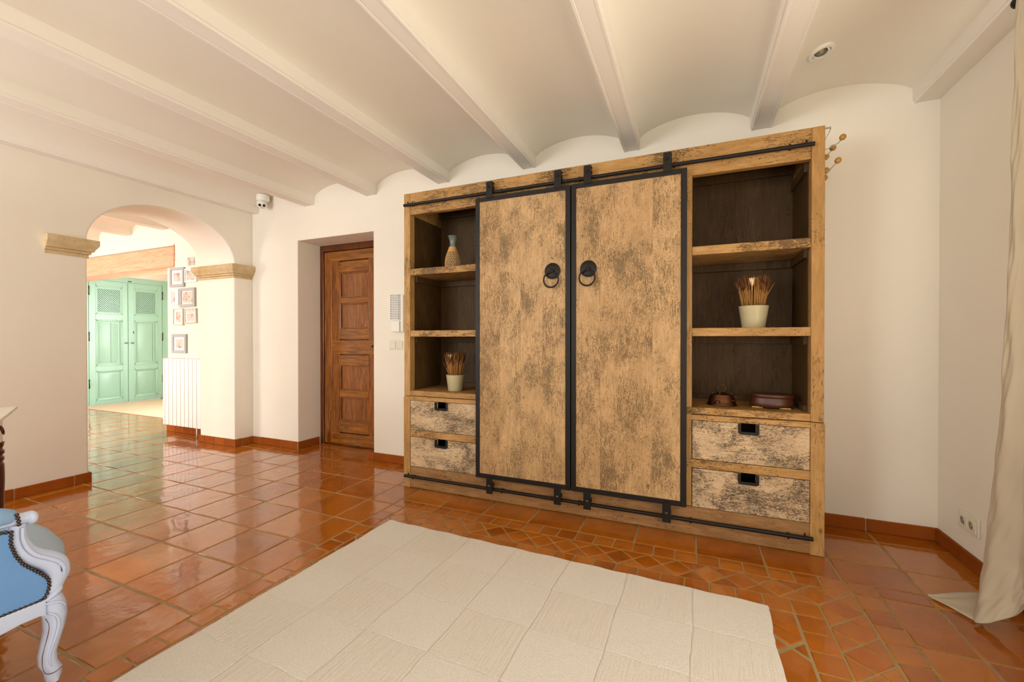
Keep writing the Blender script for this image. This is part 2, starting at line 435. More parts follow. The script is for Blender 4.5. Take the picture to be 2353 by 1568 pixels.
# ring of diamonds
ox0, ox1, oy1 = BX0+bw+0.001, 0.642, BY1-0.1025; ix0, ix1, iy1 = ox0+0.148, 0.488, 2.086
def dia(c0, c1, h0, h1, vert, last0, last1):
    m = (c0+c1)/2; hm = (h0+h1)/2
    P = (lambda u, v: (v, u)) if vert else (lambda u, v: (u, v))
    if not last0: tile([P(c0, h0), P(c1, h0), P(m, hm)], 0.003)
    tile([P(c0, h1), P(m, hm), P(c1, h1)], 0.003)
n = 15; st = (ix1-ix0)/n
cells = [ox0] + [ix0 + st*k for k in range(n+1)] + [ox1]
for q, (a, b) in enumerate(zip(cells[:-1], cells[1:])): dia(a, b, iy1, oy1, False, q in (0, len(cells)-2), 0)
for xo_, xi_ in ((ox0, ix0), (ox1, ix1)): tile([(xo_, iy1), (xo_, oy1), ((xo_+xi_)/2, (iy1+oy1)/2)], 0.003)
hm = (iy1+oy1)/2
for i in range(1, len(cells)-1):
    a = (cells[i-1]+cells[i])/2; b = (cells[i]+cells[i+1])/2
    tile([(a, hm), (cells[i], iy1), (b, hm), (cells[i], oy1)], 0.003)
for xa, xb in ((ox0, ix0), (ix1, ox1)):
    ys = [oy1, iy1]; 
    while ys[-1] > BY0: ys.append(ys[-1]-0.1425)
    xm = (xa+xb)/2
    for a, b in zip(ys[1:-1], ys[2:]): dia(b, a, xa, xb, True, 0, 0)
    for i in range(1, len(ys)-1):
        a = (ys[i-1]+ys[i])/2; b = (ys[i]+ys[i+1])/2
        tile([(xm, a), (xb, ys[i]), (xm, b), (xa, ys[i])], 0.003)
# inner ring of bricks
jx0, jx1, jy = ix0+0.102, 0.386, 1.984
n = 20; st = (ix1-ix0)/n
for k in range(n): tile(rect(ix0+st*k, ix0+st*(k+1), jy, iy1), 0.003)
yk = jy
while yk > BY0:
    for x0, x1 in ((ix0, jx0), (jx1, ix1)): tile(rect(x0, x1, yk-0.1065, yk), 0.003)
    yk -= 0.1065
# diagonal field under the rug
h = 0.2157
for i in range(-14, 16):
    for j in range(-22, 6):
        if (i+j) % 2: continue
        cx, cy = 0.331 + h*i + h, 1.762 + h*j
        p = clip([(cx-h, cy), (cx, cy-h), (cx+h, cy), (cx, cy+h)], jx0, jx1, BY0, jy)
        if len(p) > 2: tile(p, 0.007)
fb.mi = 1
fb.box(-9.4, 1.5, -2.6, 5.4, -0.12, -0.0034)
struct(fb.build('floor', [M['tile'], M['grout']]))

# ------------------------------------------------------------------ walls, ceiling
AX = -4.255; AT = 0.56; YW = 3.0; XR = 1.235; YF = -2.2
# back wall with the deep door recess; the same wall runs on beyond the arch
wb = MB()
wb.prism([(AX, -0.1), (-3.592, -0.1), (-3.592, 2.068), (-2.64, 2.068), (-2.64, -0.1), (XR+0.25, -0.1), (XR+0.25, 2.9), (AX, 2.9)], 1, YW, YW+0.30, 0.006)
struct(wb.build('wall_back', M['wall']))
wl = MB()
cy, ra, rb = 2.2475, 0.5625, 0.402
pts = [(YF-0.2, -0.1), (1.685, -0.1), (1.685, 1.85)]
pts += [(cy - ra*math.cos(R(a)), 1.85 + rb*math.sin(R(a))) for a in range(4, 177, 4)]
pts += [(2.81, 1.85), (2.81, -0.1), (YW+0.02, -0.1), (YW+0.02, 2.9), (YF-0.2, 2.9)]
wl.prism(pts, 0, AX-AT, AX, 0.012, seg=3)
struct(wl.build('wall_left', M['wall'], smooth=30))
wn = MB()
wn.prism([(AX-AT+0.02, -0.1), (AX-AT+0.02, 2.9), (-9.2, 2.9), (-9.2, 2.19), (-5.58, 2.19), (-5.58, 2.02)] +
         [( -5.68 + 0.05*math.cos(R(90+18*i)), 1.97 + 0.05*math.sin(R(90+18*i))) for i in range(0, 6)] + [(-5.73, -0.1)], 1, YW-0.012, YW+0.28, 0.006)
struct(wn.build('wall_back_next_room', M['wall'], smooth=30))
wr = MB()
wr.prism([(YF-0.2, -0.1), (0.15, -0.1), (0.15, 2.15), (2.12, 2.15), (2.12, -0.1), (YW+0.3, -0.1), (YW+0.3, 2.9), (YF-0.2, 2.9)], 0, XR, XR+0.25, 0.006)
struct(wr.build('wall_right', M['wall']))
wf = MB()
def windowed(b, x0, x1, wins, y0, y1, z1=2.9):
    xs = [x0] + [v for a in wins for v in a[:2]] + [x1]
    for i in range(0, len(xs), 2): b.box(xs[i], xs[i+1], y0, y1, -0.1, z1)
    for a in wins: b.box(a[0], a[1], y0, y1, -0.1, a[2]); b.box(a[0], a[1], y0, y1, a[3], z1)
windowed(wf, AX-0.3, XR+0.25, [(-4.1, -2.6, 0.7, 2.2), (-0.65, 0.85, 0.7, 2.2)], YF-0.2, YF)
struct(wf.build('wall_front', M['wall']))
wo = MB()
windowed(wo, -9.3, AX-0.3, [(-8.3, -5.7, 0.6, 2.3)], YF-0.2, YF)
struct(wo.build('wall_front_next_room', M['wall']))
wg = MB()
wg.prism([(YF-0.2, -0.1), (3.535, -0.1), (3.535, 2.14), (4.70, 2.14), (4.70, -0.1), (5.2, -0.1), (5.2, 2.9), (YF-0.2, 2.9)], 0, -9.25, -8.99, 0.004)
struct(wg.build('wall_far', M['wall']))
we = MB()
windowed(we, -9.2, -5.0, [(-6.9, -5.5, 0.5, 2.0)], 4.86, 5.06)
we.box(-5.3, -5.12, YW+0.26, 4.9, -0.1, 2.9)
struct(we.build('wall_entry_hall', M['wall']))

# vaulted ceiling between beams
beams = [(-3.428, 0.118), (-2.658, 0.110), (-1.900, 0.104), (-1.138, 0.098), (-0.381, 0.100), (0.395, 0.108), (1.185, 0.116)]
edges = [(-4.28, -4.15)] + [(c-w_/2, c+w_/2) for c, w_ in beams]
edges[-1] = (1.125, 1.26)
zs, zc = 2.472, 2.563
prof = [(-4.30, zs)]
for (a0, a1), (b0, b1) in zip(edges[:-1], edges[1:]):
    n = 16
    for i in range(n+1):
        t = i/n; prof.append((a1 + (b0-a1)*t, zs + (zc-zs) * (1 - (2*t-1)**2) ** 0.8))
prof += [(1.5, zs), (1.5, 2.95), (-4.30, 2.95)]
cb = MB(); cb.prism(prof, 1, YF-0.2, YW+0.05)
struct(cb.build('ceiling', M['ceil'], smooth=25))
def beam_mesh(x0, x1, y0, y1, zb=2.395, zt=2.50):
    b = MB(); e = 0.006
    b.prism([(x0-e, zt), (x0-e, zb+0.016), (x0, zb+0.013), (x0, zb+0.002), (x0+0.002, zb), (x0+0.012, zb), (x0+0.014, zb+0.003), (x1-0.014, zb+0.003), (x1-0.012, zb), (x1-0.002, zb), (x1, zb+0.002), (x1, zb+0.013), (x1+e, zb+0.016), (x1+e, zt)], 1, y0, y1)
    return b
for i, (a, b) in enumerate(edges):
    struct(beam_mesh(a, b, YF-0.1, YW+0.01, 2.392 if i else 2.40).build('trim_%d' % (i+1), M['beam']))
# ceiling of the next room
ob = [(-4.98, 0.1), (-5.76, 0.11), (-6.53, 0.11), (-7.30, 0.11), (-8.07, 0.11), (-8.84, 0.11)]
prof = [(-4.5, zs)]
for (c0, w0), (c1, w1) in zip(ob[:-1], ob[1:]):
    for i in range(13):
        t = i/12; prof.append((c0-w0/2 + (c1+w1/2-c0+w0/2)*t, zs + 0.09*(1-(2*t-1)**2)**0.8))
prof += [(-9.3, zs), (-9.3, 2.95), (-4.5, 2.95)]
cb = MB(); cb.prism(prof, 1, YF-0.2, YW+0.02)
struct(cb.build('ceiling_next_room', M['ceil'], smooth=25))
for i, (c, w_) in enumerate(ob):
    struct(beam_mesh(c-w_/2, c+w_/2, YF-0.1, YW).build('trim_%d' % (i+9), M['beam']))
cb = MB(); cb.box(-9.2, -5.0, YW+0.26, 5.0, 2.55, 2.7); struct(cb.build('ceiling_entry_hall', M['ceil']))
# timber lintel over the opening to the hall, with a thin plaster ledge above
lb = MB()
lb.box(-9.0, -5.58, YW-0.03, YW+0.26, 1.937, 2.188, 0.018, seg=3)
struct(lb.build('trim_15', M['lintel'], smooth=40))
lb = MB(); lb.box(-9.0, -5.58, YW-0.026, YW, 2.19, 2.215, 0.004); struct(lb.build('trim_16', M['wall']))
# sandstone imposts of the arch
def impost(name, y0, y1, side):
    """wraps the arch wall end; profile steps inward downward"""
    b = MB()
    prof_ = [(0.052, 1.85), (0.052, 1.812), (0.047, 1.80), (0.034, 1.78), (0.028, 1.762), (0.016, 1.758), (0.016, 1.742), (0.004, 1.738), (0.004, 1.715)]
    for (o0, z0), (o1, z1) in zip(prof_[:-1], prof_[1:]):
        if abs(z0-z1) < 1e-4: continue
        def ring(o, z):
            xa, xb = AX-AT-o, AX+o
            ya, yb = (y0, y1+o) if side < 0 else (y0-o, y1)
            return [(xa, ya, z), (xb, ya, z), (xb, yb, z), (xa, yb, z)]
        b.rings([ring(o0, z0), ring(o1, z1)], smooth=False)
    return struct(b.build(name, M['stone'], smooth=35))
impost('trim_17', 1.452, 1.688, -1)
impost('trim_18', 2.807, 2.999, 1)

# skirting tiles
def skirting(name, runs, h=0.07):
    b = MB()
    for (p, q, nx, ny, L, off) in runs:
        p = Vector(p); q = Vector(q); d = (q-p); ln = d.length; d.normalize()
        t = off
        cuts = [0.0]
        while t < ln: 
            if t > 0.02: cuts.append(t)
            t += L
        cuts.append(ln)
        for a, c in zip(cuts[:-1], cuts[1:]):
            if c-a < 0.01: continue
            A = p + d*(a+0.003); B = p + d*(c-0.003)
            x0, x1 = sorted((A.x, B.x)); y0, y1 = sorted((A.y, B.y))
            if abs(nx): x0, x1 = sorted((p.x - 0.002*nx, p.x + 0.013*nx))
            else: y0, y1 = sorted((p.y - 0.002*ny, p.y + 0.013*ny))
            b.box(x0, x1, y0, y1, 0.0, h + random.uniform(-.002, .002), 0.003, tint=random.random())
        b.mi = 1
        x0, x1 = sorted((p.x, q.x)); y0, y1 = sorted((p.y, q.y))
        if abs(nx): x0, x1 = sorted((p.x - 0.002*nx, p.x + 0.009*nx))
        else: y0, y1 = sorted((p.y - 0.002*ny, p.y + 0.009*ny))
        b.box(x0, x1, y0, y1, 0.0, h-0.004); b.mi = 0
    return struct(b.build(name, [M['skirt'], M['grout_skirt']]))
skirting('baseboard_back', [((AX, YW), (-3.592, YW), 0, -1, 0.30, 0.13), ((-2.70, YW), (-1.96, YW), 0, -1, 0.44, 0.05), ((0.60, YW), (XR, YW), 0, -1, 0.305, 0.32),
                            ((-3.592, YW-0.01), (-3.592, YW+0.255), 1, 0, 0.6, 0.5)])
skirting('baseboard_left', [((AX, YF), (AX, 1.70), 1, 0, 0.305, 0.14), ((AX, 2.80), (AX, YW), 1, 0, 0.3, 0.08), ((AX+0.01, 2.81), (AX-AT-0.01, 2.81), 0, -1, 0.16, 0.155),
                            ((AX+0.01, 1.685), (AX-AT, 1.685), 0, 1, 0.3, 0.3)], 0.072)
skirting('baseboard_right', [((XR, 2.13), (XR, YW), -1, 0, 0.305, 0.02), ((XR, YF), (XR, 0.14), -1, 0, 0.305, 0.2)])
skirting('baseboard_next_room', [((-5.74, YW-0.012), (AX-AT, YW-0.012), 0, -1, 0.17, 0.17)], 0.075)

# ------------------------------------------------------------------ window and garden door frames
def casement(name, axis, a, b, z0, z1, t, n=2):
    g_ = MB()
    def bx(u0, u1, za, zb):
        if axis == 'x': g_.box(u0, u1, t-0.03, t+0.03, za, zb, 0.004)
        else: g_.box(t-0.03, t+0.03, u0, u1, za, zb, 0.004)
    wd = 0.06
    bx(a, b, z0, z0+wd); bx(a, b, z1-wd, z1)
    for i in range(n+1):
        u = a + (b-a)*i/n
        bx(max(a, u-wd/2), min(b, u+wd/2), z0+0.002, z1-0.002)
    return struct(g_.build(name, M['sill']))
casement('window_1', 'x', -4.1, -2.6, 0.7, 2.2, YF-0.12)
casement('window_2', 'x', -0.65, 0.85, 0.7, 2.2, YF-0.12)
casement('window_3', 'x', -8.3, -5.7, 0.6, 2.3, YF-0.12)
casement('window_4', 'x', -6.9, -5.5, 0.5, 2.0, 5.03)
casement('door_3', 'y', 0.15, 2.12, -0.003, 2.15, XR+0.12)

# ------------------------------------------------------------------ varnished wooden door in the recess
d1 = struct(bpy.data.objects.new('door_1', None)); COL.objects.link(d1); d1.location = (-3.1, 3.30, 0)
YD = 3.275
b = MB()
b.box(-3.630, -3.545, YD, YD+0.05, 0, 2.08, 0.004); b.box(-2.66, -2.58, YD, YD+0.05, 0, 2.08, 0.004)
b.box(-3.5452, -2.66, YD, YD+0.05, 2.005, 2.08, 0.004); b.box(-3.66, -2.55, YD+0.03, YD+0.06, 0.0, 2.2)
b.build('door_frame', M['door_frame'], d1)
px0, px1 = -3.318, -2.958
panels = [(1.530, 1.765), (1.210, 1.446), (0.582, 0.815), (0.267, 0.485)]
b = MB(); yl = YD+0.004
for x0, x1 in ((-3.535, -3.436), (-3.436, px0-0.012), (px1+0.012, -2.86), (-2.86, -2.665)):
    b.box(x0, x1-0.0012, yl, yl+0.025, 0.012, 1.995, 0.002, tint=random.random())
b.build('stile', M['door_wood'], d1)
b = MB()
for z0, z1 in ((1.898, 1.995), (0.940, 1.080), (0.012, 0.125)):
    b.box(-3.436, -2.86, yl-0.002, yl+0.02, z0, z1-0.001, 0.002, tint=random.random())
for z0, z1 in ((1.765, 1.898), (1.446, 1.530), (1.080, 1.210), (0.815, 0.940), (0.485, 0.582), (0.125, 0.267)):
    b.box(px0-0.010, px1+0.010, yl-0.0005, yl+0.022, z0+0.012, z1-0.012, 0.002, tint=random.random())
b.build('rail', M['door_wood_h'], d1)
for z0, z1 in panels:
    b = MB()
    b.box(px0-0.012, px1+0.012, yl+0.022, yl+0.028, z0-0.014, z1+0.014, tint=random.random())
    p = b.build('panel', M['door_panel'], d1)
    b = MB()
    for (a, c, e, f) in ((px0-0.012, px0, z0-0.012, z1+0.012), (px1, px1+0.012, z0-0.012, z1+0.012), (px0, px1, z0-0.012, z0), (px0, px1, z1, z1+0.012)):
        b.box(a, c, yl+0.004, yl+0.022, e, f, 0.004)
    b.build('moulding', M['door_wood'], p)
b = MB(); b.lathe([(0.012, 0), (0.012, 0.006), (0.006, 0.01), (0.001, 0.011)], (-2.898, yl-0.002, 1.02), 16, (0, -1, 0)); b.build('keyhole_cover', M['black'], d1)

# ------------------------------------------------------------------ green double door at the far end
d2 = struct(bpy.data.objects.new('door_2', None)); COL.objects.link(d2); d2.location = (-8.96, 4.1, 0)
XG = -8.96
b = MB(); b.box(-9.02, XG+0.004, 3.50, 3.558, 0, 2.148, 0.005); b.box(-9.02, XG+0.004, 4.592, 4.700, 0, 2.148, 0.005)
b.box(-9.02, XG+0.004, 3.558, 4.592, 2.062, 2.148, 0.004); b.box(-9.02, XG+0.014, 4.635, 4.70, 0, 2.15, 0.006)
b.build('door_frame', M['green'], d2)
b = MB(); b.box(XG+0.003, XG+0.012, 4.075, 4.125, 2.075, 2.09, 0.002); b.build('latch', M['black'], d2)
def leaf(y0, y1, hinge_y, keyhole):
    py0, py1 = y0 + 0.085, y1 - 0.072
    pz = [(1.50, 1.975), (0.645, 1.41), (0.078, 0.565)]
    b = MB()
    b.box(-9.0, XG, y0, py0, 0.006, 2.056, 0.003); b.box(-9.0, XG, py1, y1, 0.006, 2.056, 0.003)
    zz = [0.006] + [v for p in pz[::-1] for v in p] + [2.056]
    for i in range(0, len(zz), 2): b.box(-9.0, XG, py0, py1, zz[i], zz[i+1], 0.002)
    L = b.build('door_leaf', M['green'], d2)
    for i, (z0, z1) in enumerate(pz):
        b = MB()
        for (a, c, e, f, sx, sy) in ((py0, py0+0.03, z0, z1, 1, 0), (py1-0.03, py1, z0, z1, -1, 0), (py0, py1, z0, z0+0.03, 0, 1), (py0, py1, z1-0.03, z1, 0, -1)):
            b.box(XG-0.02, XG-0.004, a, c, e, f, 0.007)
            b.box(XG-0.012, XG+0.005, a-0.004 if sx >= 0 else a+0.018, c-0.018 if sx > 0 else c+0.004, e-0.004 if sy >= 0 else e+0.018, f-0.018 if sy > 0 else f+0.004, 0.004)
        if i > 0:
            b.box(-8.995, XG-0.022, py0, py1, z0, z1)
            # raised field with rounded right-hand corners
            r = 0.04
            pts = [(py0+0.045, z0+0.045), (py1-0.055-r, z0+0.045)] + arc((py1-0.055-r, z0+0.045+r), r, -90, 0, 5)[1:] + arc((py1-0.055-r, z1-0.045-r), r, 0, 90, 5) + [(py0+0.045, z1-0.045)]
            b.prism(pts, 0, XG-0.024, XG-0.017, 0.003)
            if i == 1: b.mi = 1; yy = y0 + (0.285 if y0 < 4 else 0.36); b.box(XG-0.018, XG-0.0163, yy, yy+0.003, z0+0.05, z1-0.05); b.mi = 0
            b.build('panel', [M['green'], M['dark']], L, smooth=30)
        else:
            b.box(XG-0.018, XG-0.010, py0+0.028, py1-0.028, z1-0.055, z1-0.02); b.box(XG-0.018, XG-0.010, py0+0.028, py1-0.028, z0+0.02, z0+0.04)
            P = b.build('panel_frame', M['green'], L)
            b = MB(); b.box(-8.999, -8.994, py0, py1, z0, z1); b.build('backing', M['dark'], L)
            b = MB(); ya, yb, za, zb = py0+0.03, py1-0.03, z0+0.035, z1-0.05
            st = 0.030; wdt = 0.0050
            for sgn in (1, -1):
                k = -40
                while k < 40:
                    # strip along direction (1, sgn*1.2)
                    c0 = k*st; dx, dz = 1/math.hypot(1, 1.1), sgn*1.1/math.hypot(1, 1.1); nx, nz = -dz, dx
                    ox, oz = (ya+yb)/2 + nx*c0*0.75, (za+zb)/2 + nz*c0*0.75
                    poly = [(ox+dx*1-nx*wdt, oz+dz*1-nz*wdt), (ox+dx*1+nx*wdt, oz+dz*1+nz*wdt), (ox-dx*1+nx*wdt, oz-dz*1+nz*wdt), (ox-dx*1-nx*wdt, oz-dz*1-nz*wdt)]
                    poly = clip(poly, ya, yb, za, zb)
                    if len(poly) > 2:
                        try: b.prism(poly, 0, XG-0.020 + 0.001*sgn, XG-0.014 + 0.001*sgn)
                        except Exception: pass
                    k += 1
            b.build('lattice', M['green'], L)
    for z in (1.88, 1.13, 0.36):
        b = MB(); b.box(XG-0.004, XG+0.008, hinge_y-0.009, hinge_y+0.009, z-0.075, z+0.075, 0.003); b.tube([(XG+0.008, hinge_y, z-0.075), (XG+0.008, hinge_y, z+0.075)], 0.006, 8)
        b.build('hinge', M['bolt'], L)
    kx = y1-0.028 if keyhole is None else y0+0.055
    b = MB(); b.lathe([(0.009, 0), (0.006, 0.012), (0.012, 0.02), (0.014, 0.028), (0.009, 0.035), (0.001, 0.037)], (XG, kx, 1.02), 16, (1, 0, 0))
    b.build('door_handle', M['steel'], L)
    if keyhole: b = MB(); b.box(XG-0.001, XG+0.004, y0+0.065, y0+0.09, 1.185, 1.225, 0.002); b.build('keyhole_plate', M['bolt'], L)
leaf(3.562, 4.074, 3.562, None); leaf(4.080, 4.586, 4.590, True)

# ------------------------------------------------------------------ the big cabinet
CX0, CX1, CY, CYB, CZ = -1.957, 0.615, 2.55, 2.985, 2.167
cab = thing('wardrobe_cabinet', (-0.67, 2.78, 0), 'large worn pine cabinet with two iron-framed sliding doors, open shelves and drawers', 'cabinet')
def part(name, m, boxes, parent=cab, bev=0.003):
    b = MB()
    for bx_ in boxes: b.box(*bx_, bev=bev, tint=random.random())
    return b.build(name, m, parent)
part('side_panel', M['wood_frame'], [(CX0, CX0+0.052, CY, CYB, 0.676, CZ)])
part('side_panel', M['wood_frame'], [(CX0-0.003, CX0+0.052, CY-0.003, CYB, 0.0, 0.673)])
part('side_panel', M['wood_frame'], [(CX1-0.056, CX1, CY, CYB, 0.676, CZ)])
part('side_panel', M['wood_frame'], [(CX1-0.057, CX1+0.004, CY-0.003, CYB, 0.0, 0.673)])
xa, xb = CX0+0.052, CX1-0.056
part('top_rail', M['wood_frame_h'], [(xa, xb, CY+0.002, CY+0.05, 2.092, CZ), (xa, xb, CY+0.006, CY+0.05, 2.010, 2.090)])
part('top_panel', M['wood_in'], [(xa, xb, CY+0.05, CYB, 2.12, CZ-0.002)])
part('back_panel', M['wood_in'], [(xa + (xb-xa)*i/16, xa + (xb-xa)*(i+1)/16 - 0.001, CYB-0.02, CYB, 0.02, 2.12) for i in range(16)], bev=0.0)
part('divider', M['wood_frame'], [(-1.335, -1.295, CY+0.004, CYB-0.02, 0.16, 2.012)])
part('divider', M['wood_frame'], [(-0.040, 0.004, CY+0.004, CYB-0.02, 0.16, 2.012)])
shz = [(1.564, 1.612), (1.112, 1.158)]
for z0, z1 in shz:
    part('shelf', M['wood_frame_h'], [(xa, -1.335, CY+0.004, CYB-0.02, z0, z1)])
    part('shelf', M['wood_frame_h'], [(0.004, xb, CY+0.004, CYB-0.02, z0, z1)])
part('deck', M['wood_frame_h'], [(xa, xb, CY+0.002, CYB-0.02, 0.678, 0.716)])
part('mid_rail', M['wood_frame_h'], [(xa, xb, CY-0.001, CY+0.05, 0.645, 0.674)])
for q in ((xa, -1.30), (-0.03, xb)): part('drawer_rail', M['wood_frame_h'], [(q[0], q[1], CY+0.001, CY+0.05, 0.378, 0.425)])
part('plinth', M['wood_base'], [(xa, xb, CY-0.001, CY+0.04, 0.004, 0.075), (xa, xb, CY+0.004, CY+0.04, 0.076, 0.157)])
part('centre_panel', M['wood_frame'], [(-1.295 + 1.255*i/7, -1.295 + 1.255*(i+1)/7-0.001, CY+0.02, CY+0.04, 0.157, 0.64) for i in range(7)])
for q in [(xa, -1.335, CYB-0.045, CYB-0.02, z0-0.045, z0) for z0 in (1.564, 1.112, 2.12)] + [(0.004, xb, CYB-0.045, CYB-0.02, z0-0.045, z0) for z0 in (1.564, 1.112, 2.12)] \
     + [(xa, xa+0.02, CY+0.06, CYB-0.045, z0-0.045, z0) for z0 in (1.564, 1.112)] + [(xb-0.02, xb, CY+0.06, CYB-0.045, z0-0.045, z0) for z0 in (1.564, 1.112, 2.01)] \
     + [(xb-0.02, xb, CY+0.06, CYB-0.035, 0.716, 0.75), (xa, -1.335, CYB-0.035, CYB-0.02, 0.716, 0.745), (0.004, xb, CYB-0.035, CYB-0.02, 0.716, 0.745)]:
    part('cleat', M['wood_in'], [q])
# added dark sheets that paint shade onto the inner sides of the open bays
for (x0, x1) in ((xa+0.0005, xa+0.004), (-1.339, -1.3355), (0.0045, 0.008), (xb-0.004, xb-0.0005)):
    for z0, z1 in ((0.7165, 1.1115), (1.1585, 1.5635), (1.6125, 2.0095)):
        part('bay_shade', M['wood_in'], [(x0, x1, CY+0.055, CYB-0.021, z0, z1)], bev=0.0)
# drawers
def drawer(x0, x1, z0, z1, hx, hw):
    nh = 0.058; w2 = hw/2 - 0.014; d_ = 0.042
    b = MB()
    pts = [(x0, z0), (x1, z0), (x1, z1), (hx+w2, z1), (hx+w2, z1-d_), (hx-w2, z1-d_), (hx-w2, z1), (x0, z1)]
    b.prism(pts, 1, CY+0.001, CY+0.022, 0.002)
    D = b.build('drawer', M['wood_drawer'], cab)
    b = MB(); r = 0.014; a0, a1 = hx-hw/2, hx+hw/2; zb = z1-nh
    pts = [(a0, z1-0.001), (a0, zb+r)] + arc((a0+r, zb+r), r, 180, 270, 5)[1:] + arc((a1-r, zb+r), r, 270, 360, 5) + [(a1, z1-0.001), (hx+w2, z1-0.001), (hx+w2, z1-d_), (hx-w2, z1-d_), (hx-w2, z1-0.001)]
    b.prism(pts, 1, CY-0.007, CY+0.004, 0.0015)
    b.box(hx-w2, hx+w2, CY+0.0, CY+0.030, z1-d_-0.003, z1-d_)
    b.build('handle', M['iron'], D)
drawer(xa+0.003, -1.338, 0.428, 0.643, -1.636, 0.106); drawer(xa+0.003, -1.338, 0.160, 0.375, -1.636, 0.106)
drawer(0.007, xb-0.003, 0.428, 0.643, 0.283, 0.098); drawer(0.007, xb-0.003, 0.160, 0.375, 0.283, 0.098)
# rails
def rail(z, r):
    b = MB(); yr = CY-0.028
    b.tube([(-1.935, yr, z), (0.565, yr, z)], r, 14)
    for x in (-1.86, -1.15, -0.63, 0.0 if z < 1 else -0.09, 0.46):
        b.tube([(x, yr, z), (x, CY, z)], 0.006, 8); b.tube([(x, yr, z-r-0.006), (x, yr, z+r+0.004)], 0.005, 8)
    for x in (-1.90, 0.53): b.tube([(x, yr, z), (x, yr, z+0.024)], [0.006, 0.004], 8)
    return b.build('sliding_rail', M['iron'], cab, smooth=40)
rail(2.072, 0.0105); rail(0.092, 0.0105)
# sliding doors
def sliding(x0, x1, straps, hx, hz):
    z0, z1 = 0.166, 2.040; ya, yb = 2.503, 2.533; f_ = 0.030
    b = MB(); n = 4; bw_ = (x1-x0-2*f_)/n
    for i in range(n):
        wob = 0.03*random.uniform(-1, 1) if 0 < i < n else 0
        b.box(x0+f_+bw_*i - 0.002, x0+f_+bw_*(i+1)-0.0012, ya+0.002, yb-0.003, z0+f_-0.003, z1-f_+0.003, 0.0015, tint=random.random())
    D = b.build('sliding_door', M['wood_door'], cab)
    b = MB()
    b.box(x0, x0+f_, ya-0.002, yb, z0, z1, 0.0015); b.box(x1-f_, x1, ya-0.002, yb, z0, z1, 0.0015)
    b.box(x0+f_, x1-f_, ya-0.0015, yb, z0, z0+f_, 0.0015); b.box(x0+f_, x1-f_, ya-0.0015, yb, z1-f_, z1, 0.0015)
    b.build('door_frame', M['iron'], D)
    for x in straps:
        for top in (1, 0):
            b = MB(); w2 = 0.0225
            if top: za, zb_ = z1-0.012, z1+0.098
            else: za, zb_ = z0-0.098, z0+0.012
            b.box(x-w2, x+w2, ya-0.008, ya-0.002, za, zb_, 0.0015)
            zw = z1+0.062 if top else z0-0.045
            if top: b.box(x-w2, x+w2, ya-0.006, yb+0.002, zb_-0.012, zb_-0.002, 0.003)
            b.lathe([(0.020, 0), (0.024, 0.004), (0.014, 0.008), (0.014, 0.012), (0.024, 0.016), (0.020, 0.020)], (x, ya+0.004, zw), 22, (0, 1, 0))
            B = b.build('roller_strap', M['iron'], D)
            b = MB(); b.lathe([(0.009, 0), (0.009, 0.006), (0.004, 0.010), (0.001, 0.0105)], (x, ya-0.008, zw), 8, (0, -1, 0), smooth=False)
            b.build('bolt', M['iron'] if top else M['bolt'], B)
    b = MB(); yh = ya-0.003
    b.lathe([(0.050, 0.0), (0.050, 0.004), (0.046, 0.007), (0.012, 0.008), (0.010, 0.014), (0.012, 0.022), (0.006, 0.027), (0.001, 0.028)], (hx, yh, hz), 36, (0, -1, 0))
    Hn = b.build('handle_plate', M['iron'], D, smooth=40)
    b = MB(); zc_ = hz-0.056; dx = -0.004
    b.tube([(hx+dx+0.047*math.sin(R(a)), yh-0.020, zc_+0.047*math.cos(R(a))) for a in range(0, 360, 9)], 0.0052, 10, closed=True)
    b.build('pull_ring', M['iron'], Hn)
sliding(-1.334, -0.680, (-1.229, -0.760), -0.793, 1.5185)
sliding(-0.674, -0.022, (-0.574, -0.124), -0.568, 1.5185)

# ------------------------------------------------------------------ things on the shelves
def wicker_vase(x, y, z):
    t = thing('wicker_vase', (x, y, z), 'green glass bottle vase sleeved in woven wicker on the upper left shelf', 'vase')
    prof_ = [(0.048, 0.0), (0.056, 0.02), (0.058, 0.05), (0.052, 0.09), (0.040, 0.125), (0.030, 0.15), (0.026, 0.163)]
    b = MB(); b.lathe([(0.001, 0.003)] + [(r-0.004, z_+0.003) for r, z_ in prof_] + [(0.022, 0.178), (0.023, 0.20), (0.031, 0.238), (0.038, 0.247), (0.034, 0.247), (0.028, 0.236), (0.019, 0.20), (0.018, 0.175), (0.02, 0.16), (0.001, 0.15)], (x, y, z), 32)
    b.build('glass_bottle', M['glass'], t)
    b = MB()
    def rad(h):
        for (r0, z0), (r1, z1) in zip(prof_[:-1], prof_[1:]):
            if z0 <= h <= z1: return r0 + (r1-r0)*(h-z0)/(z1-z0)
        return prof_[-1][0]
    N = 22
    for s_ in (1, -1):
        for k in range(N):
            pts = []
            for i in range(15):
                h_ = 0.002 + 0.133*i/14; a = 2*math.pi*(k/N) + s_*h_*9.5; r = rad(h_)
                pts.append((x + r*math.cos(a), y + r*math.sin(a), z+h_))
            b.tube(pts, 0.0019, 5)
    for i in range(8): h_ = 0.004 + i*0.018; r = rad(h_); b.tube([(x+r*math.cos(R(a)), y+r*math.sin(R(a)), z+h_) for a in range(0, 360, 15)], 0.0014, 5, closed=True)
    for i in range(9): h_ = 0.132 + i*0.004; r = rad(h_)+0.0005; b.tube([(x+r*math.cos(R(a)), y+r*math.sin(R(a)), z+h_) for a in range(0, 360, 15)], 0.0024, 6, closed=True)
    b.lathe([(0.001, 0.0), (0.050, 0.0), (0.050, 0.004), (0.001, 0.004)], (x, y, z), 24)
    b.build('wicker_sleeve', M['wicker'], t)
